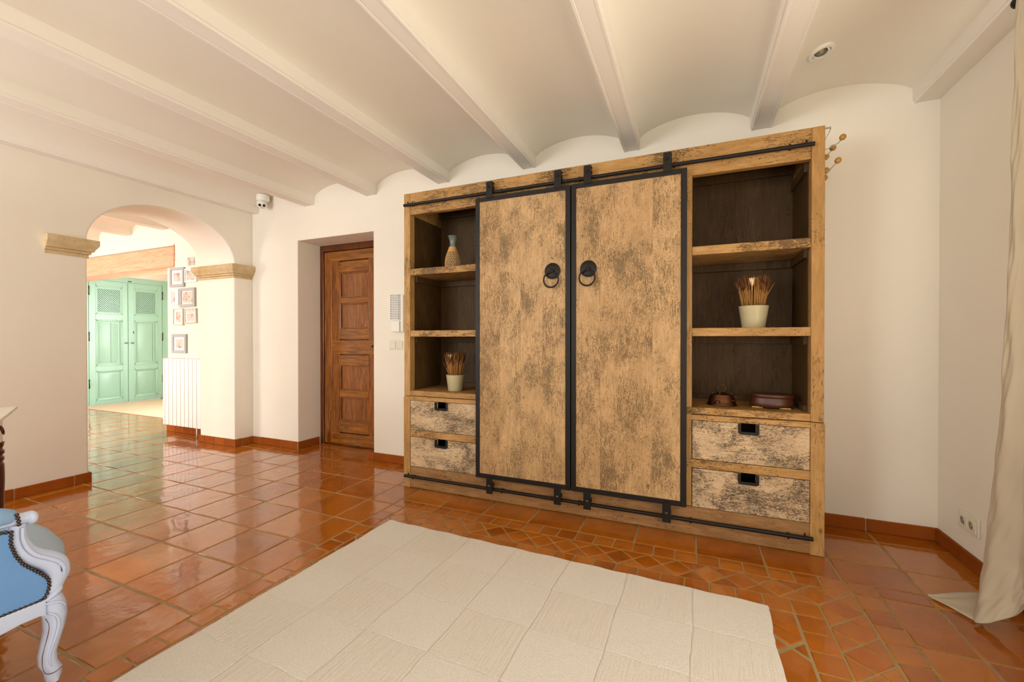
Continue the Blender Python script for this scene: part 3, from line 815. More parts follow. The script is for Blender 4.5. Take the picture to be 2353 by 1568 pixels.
M['wicker'] = plain('woven_wicker', 'c89a5c', 0.75, var=0.2, bscale=150, bstr=0.3)
wicker_vase(-1.630, 2.70, 1.612)
def pot(x, y, z, r, h, ph, seed, label, spread):
    rnd = random.Random(seed)
    t = thing('potted_dried_grass', (x, y, z), label, 'potted plant', group=None)
    b = MB(); b.lathe([(0.001, 0.0), (r*0.74, 0.0), (r*0.77, 0.004), (r*0.99, h-0.003), (r, h), (r*0.93, h), (r*0.90, h-0.012), (0.001, h-0.014)], (x, y, z), 36)
    b.build('pot', M['pot'], t, smooth=40)
    b = MB(); b.lathe([(0.001, h-0.010), (r*0.90, h-0.012), (r*0.90, h-0.016), (0.001, h-0.016)], (x, y, z), 24); b.build('soil', M['soil'], t)
    st = MB(); hd = MB()
    for i in range(340):
        a = rnd.uniform(0, 2*math.pi); q = math.sqrt(rnd.random()); r0 = r*0.72*q
        lean = spread*q*rnd.uniform(0.6, 1.1); H_ = ph*rnd.uniform(0.72, 1.0)
        if rnd.random() < 0.06: lean *= 1.9; H_ *= 0.8
        p0 = Vector((x + r0*math.cos(a), y + r0*math.sin(a), z+h-0.014))
        p1 = Vector((x + (r0+lean)*math.cos(a), y + (r0+lean)*math.sin(a), z+h+H_))
        pm = p0.lerp(p1, 0.5) + Vector((rnd.uniform(-.004, .004), rnd.uniform(-.004, .004), 0)) - Vector((math.cos(a), math.sin(a), 0))*lean*0.12
        st.tube([p0, pm, p1], [0.0020, 0.0016, 0.0010], 5)
        if rnd.random() < 0.75:
            p2 = p1 + (p1-pm).normalized()*0.006; ps = pm.lerp(p1, rnd.uniform(0.2, 0.6))
            hd.tube([ps, ps.lerp(p2, 0.5), p2], [0.0016, 0.0026, 0.0012], 5)
    tag(st.build('stems', M['straw'], t), kind='stuff'); tag(hd.build('seed_heads', M['straw_dark'], t), kind='stuff')
    b = MB()
    fx, fz = x - r*0.18, z+h+ph*0.80
    for k in range(7):
        a = k*51.4; c = Vector((fx + 0.008*math.cos(R(a)), y-r*0.75 + 0.008*math.sin(R(a)), fz))
        b.tube([(fx, y-r*0.75, fz-0.028), c + Vector((0, 0, 0.0)), c + Vector((0.006*math.cos(R(a)), 0.006*math.sin(R(a)), 0.018))], [0.003, 0.0065, 0.003], 6)
    b.tube([(fx, y-r*0.6, z+h-0.01), (fx, y-r*0.75, fz-0.02)], 0.0018, 6)
    b.build('flower', M['petal'], t, smooth=60)
    return t
pot(-1.602, 2.69, 0.716, 0.069, 0.117, 0.165, 3, 'grey-green pot of short dried grass standing on the lower left cabinet deck', 0.035)
pot(0.318, 2.67, 1.158, 0.074, 0.121, 0.165, 5, 'grey-green pot of dried grass with a pale flower on the right middle shelf', 0.035)

def copper_mould(x, y, z):
    t = thing('copper_mould', (x, y, z), 'small aged copper oval bell-shaped dish with a ring handle on the lower right shelf', 'copper dish')
    b = MB(); b.lathe([(0.001, 0.001), (0.074, 0.001), (0.079, 0.004), (0.078, 0.009), (0.073, 0.013), (0.070, 0.028), (0.062, 0.050), (0.058, 0.056), (0.056, 0.062), (0.030, 0.066), (0.022, 0.073), (0.001, 0.076)], (x, y, z), 40, sy=0.75)
    b.build('body', M['copper'], t, smooth=40)
    b = MB(); b.tube([(x+0.021*math.cos(R(a)), y+0.004, z+0.098+0.021*math.sin(R(a))) for a in range(0, 360, 15)], 0.0022, 8, closed=True)
    b.lathe([(0.006, 0), (0.007, 0.006), (0.003, 0.010)], (x, y+0.004, z+0.070), 10)
    b.build('ring_handle', M['brass_dark'], t)
    for dx, dy in ((-0.048, 0), (0.048, 0), (-0.012, -0.02)):
        b = MB(); b.lathe([(0.005, 0), (0.004, 0.004), (0.006, 0.008), (0.003, 0.013), (0.001, 0.014)], (x+dx, y+dy, z+0.062), 10); b.build('stud', M['brass_dark'], t)
    for s_ in (-0.4, 0.95):
        b = MB(); cx_ = x+0.068*math.sin(s_); cy_ = y-0.052*math.cos(s_)
        b.tube([(cx_-0.013, cy_, z+0.012), (cx_-0.011, cy_-0.009, z+0.030), (cx_, cy_-0.013, z+0.036), (cx_+0.011, cy_-0.009, z+0.030), (cx_+0.013, cy_, z+0.012)], 0.0028, 8)
        b.build('side_loop', M['copper'], t)
M['brass_dark'] = plain('dark_bronze', '5a4028', 0.4, 0.9, var=0.2)
copper_mould(0.163, 2.69, 0.716)
def oval_box(x, y, z):
    t = thing('oval_box', (x, y, z), 'dark brown oval lidded box on tiny brass feet beside the copper dish', 'box')
    sy = 0.62
    b = MB(); b.lathe([(0.001, 0.008), (0.100, 0.008), (0.106, 0.014), (0.107, 0.030), (0.102, 0.048), (0.100, 0.056), (0.001, 0.056)], (x, y, z), 44, sy=sy); b.build('body', M['brownwood'], t, smooth=40)
    b = MB(); b.lathe([(0.001, 0.056), (0.100, 0.056), (0.104, 0.060), (0.110, 0.072), (0.108, 0.076), (0.098, 0.078), (0.001, 0.080)], (x, y, z), 44, sy=sy); b.build('lid', M['brownwood'], t, smooth=40)
    for dx, dy in ((-0.075, -0.035), (0.055, -0.045), (-0.06, 0.04), (0.07, 0.035)):
        b = MB(); b.box(x+dx-0.028, x+dx+0.028, y+dy-0.012, y+dy+0.012, z, z+0.010, 0.004); b.build('foot', M['brass'], t)
oval_box(0.412, 2.70, 0.716)

# ------------------------------------------------------------------ coat rack on the cabinet side
def ball_rack():
    X0 = CX1
    t = thing('coat_rack', (X0, 2.76, 1.9), 'wire coat rack with egg-shaped wooden balls on the cabinet side near the ceiling', 'coat rack')
    b = MB(); r = 0.0022
    def P(s_, x_, z_): return (X0+x_, 2.60+s_, z_)
    b.box(X0-0.0005, X0+0.036, 2.600, 2.606, 2.168, 2.176)
    b.tube([P(0.003, 0.036, 2.172), P(0.003, 0.030, 2.152), P(0.003, 0.004, 2.10)], r*0.8, 6)
    b.tube([P(0.0, 0.004, 2.10), P(0.34, 0.004, 2.10)], r, 6); b.tube([P(0.0, 0.004, 1.97), P(0.34, 0.004, 1.97)], r, 6)
    for s_ in (0.0, 0.34): b.tube([P(s_, 0.004, 2.10), P(s_, 0.004, 1.97)], r, 6)
    b.build('frame', M['wire'], t)
    # arms: (ball centre) found from the picture at Y = 2.62 ... 2.90
    spec = [(0.03, 0.092, 2.124), (0.10, 0.069, 2.103), (0.17, 0.056, 2.085), (0.25, 0.045, 2.070), (0.31, 0.036, 2.055),
            (0.03, 0.073, 2.009), (0.12, 0.045, 1.995), (0.21, 0.060, 1.985), (0.30, 0.060, 1.975)]
    for s_, x_, z_ in spec:
        b = MB(); c = Vector(P(s_, x_, z_))
        zr = 2.10 if z_ > 2.03 else 1.97
        b.tube([P(s_, 0.004, zr-0.03), P(s_, 0.004+0.3*x_, zr-0.028 + 0.2*(z_-zr)), c + Vector((-0.022, 0, -0.028)), c + Vector((-0.010, 0, -0.017)), c + Vector((-0.004, 0, -0.010))], 0.0026, 8)
        A = b.build('arm', M['wire'], t)
        b = MB(); d = Vector((0.45, 0, 0.9)).normalized()
        b.lathe([(0.001, -0.0155), (0.007, -0.014), (0.0125, -0.009), (0.0150, -0.001), (0.0140, 0.006), (0.0100, 0.012), (0.0050, 0.0155), (0.001, 0.0165)], c, 18, d)
        b.build('ball', M['ball'], A)
ball_rack()

# ------------------------------------------------------------------ wall fittings
def intercom():
    t = thing('intercom_panel', (-2.36, YW, 1.16), 'white wall panel with two columns of dark buttons beside the cabinet', 'intercom')
    b = MB(); b.box(-2.415, -2.292, YW-0.030, YW, 1.158, 1.478, 0.004); b.box(-2.418, -2.320, YW-0.042, YW-0.028, 1.258, 1.482, 0.004); b.box(-2.408, -2.320, YW-0.045, YW-0.028, 1.158, 1.252, 0.004)
    b.build('casing', M['white_plastic'], t)
    for i in range(14):
        z = 1.474 - 0.0155*i
        for x in (-2.410, -2.329):
            b = MB(); b.lathe([(0.0045, 0), (0.0045, 0.002), (0.001, 0.003)], (x, YW-0.042, z), 10, (0, -1, 0)); b.build('button', M['black'], t)
        b = MB(); b.box(-2.402, -2.338, YW-0.0435, YW-0.041, z-0.0055, z+0.0055); b.build('name_strip', M['grey_plastic'], t)
intercom()
def switches():
    t = thing('light_switch', (-2.35, YW, 1.0), 'cream three-gang light switch plate half behind the cabinet edge', 'light switch')
    b = MB(); b.box(-2.458, -2.222, YW-0.009, YW, 1.000, 1.084, 0.004); b.build('plate', M['cream_plastic'], t)
    for i in range(3):
        x = -2.418 + i*0.078
        b = MB(); b.box(x-0.030, x+0.030, YW-0.014, YW-0.008, 1.013, 1.073, 0.003); b.build('rocker', M['cream_plastic'], t)
switches()
def socket():
    t = thing('power_socket', (XR, 2.71, 0.17), 'white double power socket on the wall beside the curtain', 'socket')
    y0, y1, z0, z1 = 2.630, 2.790, 0.170, 0.256
    b = MB(); b.box(XR-0.010, XR, y0, y1, z0, z1, 0.0045, seg=3); b.build('plate', M['cream_plastic'], t)
    for yc in (2.676, 2.744):
        zc_ = 0.213
        b = MB(); b.box(XR-0.0125, XR-0.009, yc-0.030, yc+0.030, zc_-0.030, zc_+0.030, 0.001)
        b.lathe([(0.0235, 0), (0.0235, 0.003), (0.021, 0.0035), (0.020, 0.001), (0.001, 0.0008)], (XR-0.0125, yc, zc_), 28, (-1, 0, 0)); S_ = b.build('outlet', M['cream_plastic'], t)
        b = MB(); b.lathe([(0.0196, 0.0008), (0.0196, 0.0014), (0.001, 0.0012)], (XR-0.0125, yc, zc_), 28, (-1, 0, 0)); b.build('recess', M['recess'], S_)
        b = MB()
        for s_ in (-0.009, 0.009): b.lathe([(0.0034, 0), (0.001, 0.0006)], (XR-0.0141, yc+s_*0.7, zc_+s_*0.7), 10, (-1, 0, 0))
        b.build('pin_hole', M['black'], S_)
socket()
def dome():
    c = (-3.985, 2.925)
    t = thing('security_camera', (c[0], c[1], 2.545), 'small white twin-lens dome camera at the ceiling corner near the arch', 'camera')
    b = MB(); b.lathe([(0.058, 0.045), (0.061, 0.000), (0.058, -0.010), (0.050, -0.016), (0.001, -0.016)], (c[0], c[1], 2.50), 36); b.build('base', M['white_plastic'], t, smooth=40)
    cb_ = Vector((c[0]+0.013, c[1]-0.022, 2.450))
    b = MB(); b.ball(cb_, 0.046, seg=28); B_ = b.build('ball_housing', M['white_plastic'], t)
    d = (Vector((0, 0, 1.1)) - cb_); d.normalize(); d = (d + Vector((0, 0, -0.15))).normalized()
    side = d.cross(Vector((0, 0, 1))).normalized(); up = side.cross(d)
    b = MB()
    b.lathe([(0.037, 0.027), (0.036, 0.041), (0.001, 0.0425)], cb_, 28, d); b.build('face', M['white_plastic'], B_)
    for s_ in (-1, 1):
        b = MB(); b.lathe([(0.0138, 0.030), (0.0138, 0.0445), (0.010, 0.0455), (0.001, 0.0455)], cb_ + side*0.0175*s_ - up*0.004, 16, d); b.build('lens', M['black'], B_)
    b = MB(); b.lathe([(0.003, 0.034), (0.003, 0.0435), (0.001, 0.044)], cb_ - up*0.025, 10, d); b.build('sensor', M['black'], B_)
dome()
def downlight():
    c = Vector((0.592, 2.545, 2.541)); tilt = Vector((0.24, 0, -1)).normalized()
    t = thing('recessed_spotlight', c, 'white recessed ceiling spotlight in the vault right above the cabinet', 'ceiling light')
    b = MB(); b.lathe([(0.056, -0.03), (0.056, 0.012), (0.054, 0.016), (0.042, 0.018), (0.038, 0.012), (0.038, -0.02)], c, 40, tilt); b.build('trim_ring', M['white_plastic'], t, smooth=35)
    tl2 = Vector((0.05, -0.35, -1)).normalized()
    b = MB(); b.lathe([(0.036, -0.02), (0.036, 0.016), (0.030, 0.020), (0.028, 0.014), (0.026, 0.002), (0.001, 0.0)], c, 36, tl2); H_ = b.build('lamp_housing', M['white_plastic'], t, smooth=35)
    b = MB(); b.lathe([(0.027, 0.010), (0.001, 0.013)], c, 30, tl2); b.build('bulb', M['bulb'], H_)
M['bulb'] = plain('unlit_bulb', 'a89e88', 0.25, 0.3, var=0.2, bscale=120, bstr=0.6)
downlight()

# ------------------------------------------------------------------ radiator and pictures in the next room
def radiator():
    t = thing('radiator', (-5.24, 2.92, 0.11), 'white ribbed panel radiator under the framed photographs', 'radiator')
    n = 10; x0, x1 = -5.605, -4.88; w_ = (x1-x0)/n
    for i in range(n):
        b = MB(); a = x0 + w_*i
        b.prism([(a+0.002, 2.975), (a+0.002, 2.865), (a+0.006, 2.855), (a+w_-0.006, 2.855), (a+w_-0.002, 2.865), (a+w_-0.002, 2.975)] if i else
                [(a+0.002, 2.975), (a+0.002, 2.895), (a+0.010, 2.872), (a+0.028, 2.858), (a+w_-0.006, 2.855), (a+w_-0.002, 2.865), (a+w_-0.002, 2.975)], 2, 0.115, 0.872, 0.006)
        b.build('section', M['radiator'], t, smooth=40)
    b = MB(); b.tube([(x0+0.03, 2.93, 0.16), (x1, 2.93, 0.16)], 0.014, 10); b.tube([(x1-0.2, 2.93, 0.13), (x1-0.2, 2.93, 0.0)], 0.008, 8); b.tube([(x1-0.05, 2.93, 0.13), (x1-0.05, 2.93, 0.0)], 0.008, 8)
    b.build('pipe', M['radiator'], t)
radiator()
def photo_mat(name, seed, warm):
    s = NT(name); s.set(0.35); v = s.coord((1, 1, 1), rnd=True)
    n = s.noise(v, 14, 3, 0.5, 0.8); n2 = s.noise(v, 30, 4)
    c = s.ramp(n, [(0.30, lin('7a4a3c')), (0.42, lin(warm)), (0.55, lin('dcc2b4')), (0.68, lin('a8a49a')), (0.8, lin('e8e4dc'))])
    s.base(s.mix(s.math('MULTIPLY', n2, 0.3), c, lin('f0ece6'))); return s.m
M['ph1'] = photo_mat('warm_photo_print', 1, 'c8806c'); M['ph2'] = photo_mat('orange_photo_print', 2, 'd86a34'); M['ph3'] = photo_mat('pale_photo_print', 3, 'd8a8a0'); M['ph4'] = photo_mat('grey_photo_print', 4, 'a89888')
M['fr_grey'] = plain('grey_frame_paint', 'a8aaa8', 0.5); M['fr_white'] = plain('white_frame_paint', 'f0eee8', 0.5); M['fr_gold'] = plain('pale_gold_frame', 'd8caa8', 0.45); M['fr_silver'] = plain('silver_frame', 'c0bdb4', 0.4, 0.2)
M['passe'] = plain('white_card', 'f4f2ee', 0.8, var=0.01)
def frame(x0, x1, z0, z1, fw, fm, pm, ph, label, tilt=0, depth=0.022, extra=None):
    YP = YW-0.012; xc, zc_ = (x0+x1)/2, (z0+z1)/2; w_, h_ = (x1-x0)/2, (z1-z0)/2
    t = thing('picture_frame', (xc, YP, zc_), label, 'framed photo', group=None); t.rotation_euler = (0, R(tilt), 0)
    b = MB()
    for q in ((-w_, -w_+fw, -h_, h_), (w_-fw, w_, -h_, h_), (-w_+fw, w_-fw, -h_, -h_+fw), (-w_+fw, w_-fw, h_-fw, h_)): b.box(q[0], q[1], -depth, 0, q[2], q[3], 0.003)
    b.build('frame', fm, t, local=True)
    b = MB(); b.box(-w_+fw, w_-fw, -depth*0.55, -0.001, -h_+fw, h_-fw); b.build('mount', M['passe'], t, local=True)
    b = MB()
    for q in ph: b.box(q[0], q[1], -depth*0.55-0.0015, -depth*0.5, q[2], q[3])
    b.build('photo', pm, t, local=True)
    return t
frame(-5.652, -5.380, 1.700, 1.926, 0.032, M['fr_grey'], M['ph1'], [(-0.062, 0.062, -0.05, 0.05)], 'grey-framed photo at the top left of the wall group, slightly tilted', 1.2)
frame(-5.365, -5.150, 1.742, 1.902, 0.016, M['fr_white'], M['ph4'], [(-0.075, 0.075, -0.055, 0.055)], 'white-framed photo mostly hidden behind the stone arch impost')
frame(-5.634, -5.482, 1.487, 1.678, 0.020, M['fr_white'], M['ph4'], [(-0.04, 0.0, -0.06, 0.06)], 'narrow white-framed photo between the two larger grey frames at left', 0.3)
frame(-5.462, -5.182, 1.462, 1.680, 0.034, M['fr_grey'], M['ph3'], [(-0.09, 0.09, -0.065, 0.065)], 'largest grey-framed photo, centre right of the wall group', -0.5)
frame(-5.590, -5.400, 1.252, 1.448, 0.012, M['fr_gold'], M['ph2'], [(-0.04, 0.04, -0.06, 0.06)], 'thin gold-framed photo with an orange print, third row left', 0.6)
frame(-5.374, -5.160, 1.272, 1.442, 0.014, M['fr_silver'], M['ph3'], [(-0.07, 0.07, -0.06, 0.025), (-0.07, -0.035, 0.035, 0.07), (-0.02, 0.015, 0.035, 0.07), (0.03, 0.065, 0.035, 0.07)], 'silver-framed photo with three small prints above a larger one', -1.2)
frame(-5.616, -5.346, 0.928, 1.150, 0.034, M['fr_grey'], M['ph3'], [(-0.065, 0.065, -0.05, 0.05)], 'grey-framed photo hanging alone just above the radiator')
b = MB(); b.box(-5.336, -5.206, YW-0.016, YW-0.012, 1.935, 2.030, 0.001)
cd = tag(b.build('photo_card', M['ph4'], loc=(-5.27, YW-0.012, 1.93)), 'small unframed sepia card pinned above the framed photos', 'card')

# ------------------------------------------------------------------ rug and mat
def rug():
    s = NT('cream_wool_pile'); s.set(0.95, 0, 0.1, sheen=0.3)
    v = s.coord(rnd=False); at = s.n('ShaderNodeAttribute'); at.attribute_name = 'tint'
    n = s.noise(v, 160, 4, 0.7); n2 = s.noise(v, 6, 3)
    c = s.mix(s.g(n, 0.3, 0.7), lin('ccc4b8'), lin('dfd9d0'))
    c = s.mix(s.math('MULTIPLY', at.outputs['Fac'], 0.45), c, lin('d2c8b8')); s.base(c)
    vr = s.coord((1, 0.06, 1), rnd=False, tint=11.0)
    rib = s.noise(vr, 95, 3, 0.5, 0.4)
    h_ = s.math('ADD', s.math('MULTIPLY', n, 0.6), s.math('MULTIPLY', s.math('MULTIPLY', rib, at.outputs['Fac']), 1.6))
    s.bump(h_, 0.7, 0.006)
    b = MB(); W, L = 1.945, 3.10; nx, ny = 7, 12; px_, py_ = W/nx, 0.262
    # patches with a soft cushion profile, one continuous top
    bm = b.bm; rr = random.Random(4)
    tints = {(i, j): ((i+j) % 2)*rr.uniform(0.55, 1.0) + (1-(i+j) % 2)*rr.uniform(0, 0.25) for i in range(nx) for j in range(ny)}
    sub = 8; NX, NY = nx*sub, ny*sub
    Lr = ny*py_
    def pos(i, j):
        x = -W/2 + W*i/NX; y = -Lr*j/NY
        fx = (i % sub)/sub; fy = (j % sub)/sub
        g1 = min(fx, 1-fx)*sub; g2 = min(fy, 1-fy)*sub
        z = 0.013 - 0.0045*(1 if g1 < 0.5 else 0) - 0.0025*(1 if g2 < 0.5 else 0)
        x += 0.0022*rr.uniform(-1, 1); y += 0.0022*rr.uniform(-1, 1)
        if i in (0, NX) or j in (0, NY): z = 0.009; x += 0.003*rr.uniform(-1, 1); y += 0.003*rr.uniform(-1, 1)
        return (x, y, z)
    # seam lines are narrow: duplicate columns close to each seam
    xs_ = []; 
    for i in range(nx):
        a = -W/2 + px_*i
        xs_ += [a + px_*f_ for f_ in (0.0, 0.009, 0.022, 0.08, 0.2, 0.35, 0.5, 0.65, 0.8, 0.92, 0.978, 0.991)]
    xs_.append(W/2)
    ys_ = []
    for j in range(ny):
        a = -py_*j
        ys_ += [a - py_*f_ for f_ in (0.0, 0.009, 0.022, 0.08, 0.2, 0.35, 0.5, 0.65, 0.8, 0.92, 0.978, 0.991)]
    ys_.append(-Lr)
    V = []
    for j, y in enumerate(ys_):
        row = []
        for i, x in enumerate(xs_):
            sx_ = i % 12 == 0; sy_ = j % 12 == 0; edge = i in (0, len(xs_)-1) or j in (0, len(ys_)-1)
            off = 0.006*math.sin(x*7+1.3)*(1 if j % 12 == 0 or True else 0)
            wob = 0.0028*math.sin(y*17 + round((x+W/2)/px_)*2.1) + 0.0012*math.sin(y*61+x*9)
            z = 0.0135 - (0.0026 if sx_ else 0) - (0.0014 if sy_ else 0) + rr.uniform(-.0004, .0004)
            if edge: z = 0.006
            e = 0.0035 if edge else 0.0
            row.append(bm.verts.new((x + wob + rr.uniform(-e, e), y + 0.003*math.sin(x*31) + rr.uniform(-e, e), z)))
        V.append(row)
    for j in range(len(ys_)-1):
        for i in range(len(xs_)-1):
            f = bm.faces.new([V[j][i], V[j+1][i], V[j+1][i+1], V[j][i+1]]); f[b.tl] = tints[(i//12, j//12)]; f.smooth = True
    per = V[0] + [r_[-1] for r_ in V[1:]] + V[-1][-2::-1] + [V[j][0] for j in range(len(V)-2, 0, -1)]
    lo = [bm.verts.new((v_.co.x, v_.co.y, 0.0)) for v_ in per]; n_ = len(per)
    for k in range(n_): bm.faces.new([per[k], per[(k+1) % n_], lo[(k+1) % n_], lo[k]])
    bm.faces.new(lo); bmesh.ops.recalc_face_normals(bm, faces=bm.faces)
    o = b.build('rug', s.m, local=True, loc=(-0.683, 1.998, 0.0005), rot=(0, 0, R(-1.3)))
    tag(o, 'large cream wool patchwork rug on the terracotta floor', 'rug')
rug()
b = MB()
for i in range(22): b.box(-8.90, -6.30, 3.42+i*0.047, 3.42+i*0.047+0.0465, 0, 0.011, 0.003, tint=random.random())
tag(b.build('door_mat', M['jute'], loc=(-7.6, 3.9, 0.0)), 'pale flat woven mat in front of the green double door', 'mat')

# ------------------------------------------------------------------ armchair
def armchair():
    XS = -1.80                       # outer side plane
    t = thing('armchair', (-2.13, 0.33, 0), 'blue upholstered armchair with carved white frame and brass-nailed edge, bottom left', 'armchair')
    XL = -2.46
    def leg_front(x, s_):
        b = MB()
        # outline (y, z): front edge and back edge sampled by height
        fr = [(0.653, 0.306), (0.664, 0.272), (0.666, 0.235), (0.660, 0.198), (0.648, 0.160), (0.640, 0.131), (0.642, 0.101), (0.652, 0.078), (0.651, 0.055), (0.646, 0.040)]
        bk = [(0.606, 0.306), (0.606, 0.272), (0.614, 0.240), (0.616, 0.198), (0.607, 0.160), (0.602, 0.131), (0.603, 0.101), (0.612, 0.078), (0.616, 0.055), (0.620, 0.040)]
        rings = []
        for (yf, z), (yb, _) in zip(fr, bk):
            wx = 0.055 if z > 0.25 else 0.050 if z > 0.18 else 0.040 if z > 0.09 else 0.038
            x1, x0 = x, x - s_*wx
            if s_ < 0: x0, x1 = x, x + wx
            r = 0.3
            a, c_, e, f_ = min(x0, x1), max(x0, x1), yb, yf
            dx, dy = (c_-a)*r, (f_-e)*r
            rings.append([(a+dx, e, z), (c_-dx, e, z), (c_, e+dy, z), (c_, f_-dy, z), (c_-dx, f_, z), (a+dx, f_, z), (a, f_-dy, z), (a, e+dy, z)])
        b.rings(rings)
        # carved bead down the leg and knee scroll
        xo = x + 0.0005*s_
        b.tube([(xo, 0.618, 0.262), (xo+0.002*s_, 0.634, 0.245), (xo+0.002*s_, 0.640, 0.220), (xo+0.002*s_, 0.634, 0.185), (xo, 0.624, 0.150), (xo, 0.619, 0.120), (xo, 0.624, 0.095)], [0.002, 0.0035, 0.004, 0.004, 0.0035, 0.003, 0.002], 8)
        b.tube([(xo, 0.612, 0.292), (xo+0.003*s_, 0.635, 0.288), (xo+0.000*s_, 0.650, 0.276), (xo-0.003*s_, 0.657, 0.262)], [0.003, 0.0035, 0.003, 0.001], 8)
        L_ = b.build('leg', M['chair_paint'], t, smooth=50)
        b = MB(); b.tube([(xo+0.001*s_, 0.611, 0.250), (xo+0.001*s_, 0.6185, 0.225), (xo+0.001*s_, 0.6165, 0.198), (xo+0.001*s_, 0.608, 0.160), (xo+0.001*s_, 0.6035, 0.131), (xo+0.001*s_, 0.605, 0.101), (xo+0.001*s_, 0.613, 0.079), (xo+0.0005*s_, 0.632, 0.0725), (xo-0.001*s_, 0.6500, 0.079)], [0.0012, 0.0008, 0.0013, 0.0009, 0.0013, 0.0008, 0.0012, 0.0013, 0.0010], 6)
        b.build('worn_edge', M['chair_worn'], L_)
        b = MB(); xc = x - s_*0.019; b.lathe([(0.010, 0.0), (0.013, 0.004), (0.012, 0.030), (0.014, 0.042), (0.001, 0.043)], (xc, 0.633, 0.0), 16); b.build('caster', M['steel'], L_)
    leg_front(XS, 1); leg_front(XL, -1)
    for x in (XS-0.03, XL+0.03):
        b = MB(); b.tube([(x, 0.05, 0.30), (x, 0.03, 0.2), (x, 0.0, 0.1), (x, -0.03, 0.0)], [0.026, 0.024, 0.020, 0.016], 10); b.build('leg', M['chair_paint'], t)
    # seat rails
    b = MB()
    for x in (XS, XL+0.03): b.prism([(0.0, 0.255), (0.30, 0.240), (0.50, 0.252), (0.560, 0.262), (0.600, 0.262), (0.614, 0.256), (0.614, 0.306), (0.0, 0.308)], 0, x-0.03, x, 0.003)
    n = 14; fr = []
    for i in range(n+1):
        x = XS-0.03 + (XL+0.06-XS)*i/n; u = (i/n-0.5)*2
        fr.append((x, 0.655 + 0.055*(1-u*u)))
    for (xa_, ya_), (xb_, yb_) in zip(fr[:-1], fr[1:]):
        b.prism([(xa_, ya_-0.03), (xb_, yb_-0.03), (xb_, yb_), (xa_, ya_)], 2, 0.262, 0.318)
    b.box(XL+0.02, XS-0.02, 0.0, 0.03, 0.24, 0.31)
    b.build('seat_rail', M['chair_paint'], t, smooth=30)
    # seat cushion: bowed front, crowned
    rings = []
    for k, (z, g) in enumerate([(0.312, -0.012), (0.325, 0.006), (0.36, 0.018), (0.40, 0.016), (0.435, -0.006), (0.462, -0.045), (0.476, -0.10), (0.481, -0.16)]):
        ring = []; gi = g
        for i in range(15):
            u = (i/14-0.5)*2; xx = (XS-0.055 + max(0, 0)) + (XL+0.11-XS)*i/14
            ring.append((xx*1.0, 0.668 + 0.05*(1-u*u) + gi - 0.02*abs(u)**4, z))
        for i in range(6): ring.append((XL+0.055, 0.60 - 0.58*(i+1)/6, z if z < 0.44 else 0.44 + (z-0.44)*0.5))
        for i in range(6): ring.append((XS-0.055, 0.02 + 0.58*i/5.5, z if z < 0.44 else 0.44 + (z-0.44)*0.5))
        rings.append(ring)
    b = MB(); b.rings(rings); b.build('seat_cushion', M['greyblue'], t, smooth=60)
    # arm: closed upholstered side with carved support
    nail = [(0.545, 0.540), (0.544, 0.503), (0.554, 0.466), (0.568, 0.435), (0.587, 0.411), (0.606, 0.387), (0.620, 0.366), (0.623, 0.345), (0.619, 0.324), (0.611, 0.310), (0.598, 0.306)]
    def side(x, s_):
        b = MB(); pts = [(0.02, 0.308)] + nail[::-1] + [(0.02, 0.555)]
        a, c_ = sorted((x - s_*0.006, x - s_*0.050)); b.prism(pts, 0, a, c_, 0.004); P_ = b.build('side_panel', M['blue'], t, smooth=35)
        # carved support, swept along outer curve
        path = [(0.562, 0.552), (0.562, 0.520), (0.567, 0.490), (0.580, 0.460), (0.600, 0.437), (0.622, 0.418), (0.640, 0.396), (0.646, 0.368), (0.640, 0.345), (0.632, 0.325), (0.622, 0.306)]
        wd = [0.014, 0.0155, 0.0175, 0.019, 0.020, 0.022, 0.024, 0.023, 0.020, 0.019, 0.017]
        b = MB()
        xm = x - s_*0.022
        b.tube([(xm, p[0], p[1]) for p in path], [w_ for w_ in wd], 14, flat=1.25 if s_ else 1, up=None)
        b.tube([(x + s_*0.000, 0.566, 0.545), (x+s_*0.001, 0.566, 0.515), (x+s_*0.002, 0.574, 0.483), (x+s_*0.003, 0.592, 0.453), (x+s_*0.003, 0.618, 0.431), (x+s_*0.003, 0.640, 0.410), (x+s_*0.002, 0.652, 0.386), (x+s_*0.001, 0.652, 0.362)], [0.004, 0.005, 0.006, 0.006, 0.006, 0.006, 0.006, 0.003], 8)
        b.tube([(x-s_*0.010, 0.652, 0.328), (x-s_*0.006, 0.644, 0.321), (x-s_*0.003, 0.630, 0.312), (x-s_*0.003, 0.614, 0.300)], [0.002, 0.008, 0.010, 0.004], 8)
        A_ = b.build('arm_support', M['chair_paint'], t, smooth=60)
        b = MB(); b.tube([(x+s_*0.0025, 0.5665, 0.500), (x+s_*0.006, 0.583, 0.462), (x+s_*0.0065, 0.603, 0.441), (x+s_*0.006, 0.628, 0.421), (x+s_*0.005, 0.643, 0.398), (x+s_*0.004, 0.647, 0.376)], [0.0006, 0.0010, 0.0005, 0.0010, 0.0006, 0.0014], 6); b.build('worn_edge', M['chair_worn'], A_)
        # hand rest with scroll knob
        b = MB(); b.tube([(xm, 0.50, 0.568), (xm, 0.556, 0.568), (xm, 0.572, 0.566), (xm, 0.585, 0.566), (xm, 0.596, 0.562)], [0.016, 0.017, 0.0165, 0.0165, 0.013], 14)
        b.ball((xm, 0.590, 0.562), 0.0195, sc=(1.25, 0.75, 1)); b.build('hand_rest', M['chair_paint'], t, smooth=60)
        b = MB(); b.tube([(xm, 0.02, 0.60), (xm, 0.25, 0.592), (xm, 0.45, 0.592), (xm, 0.52, 0.586), (xm, 0.552, 0.576)], [0.030, 0.032, 0.031, 0.028, 0.020], 16); b.build('arm_pad', M['bluepad'], t, smooth=60)
        return P_
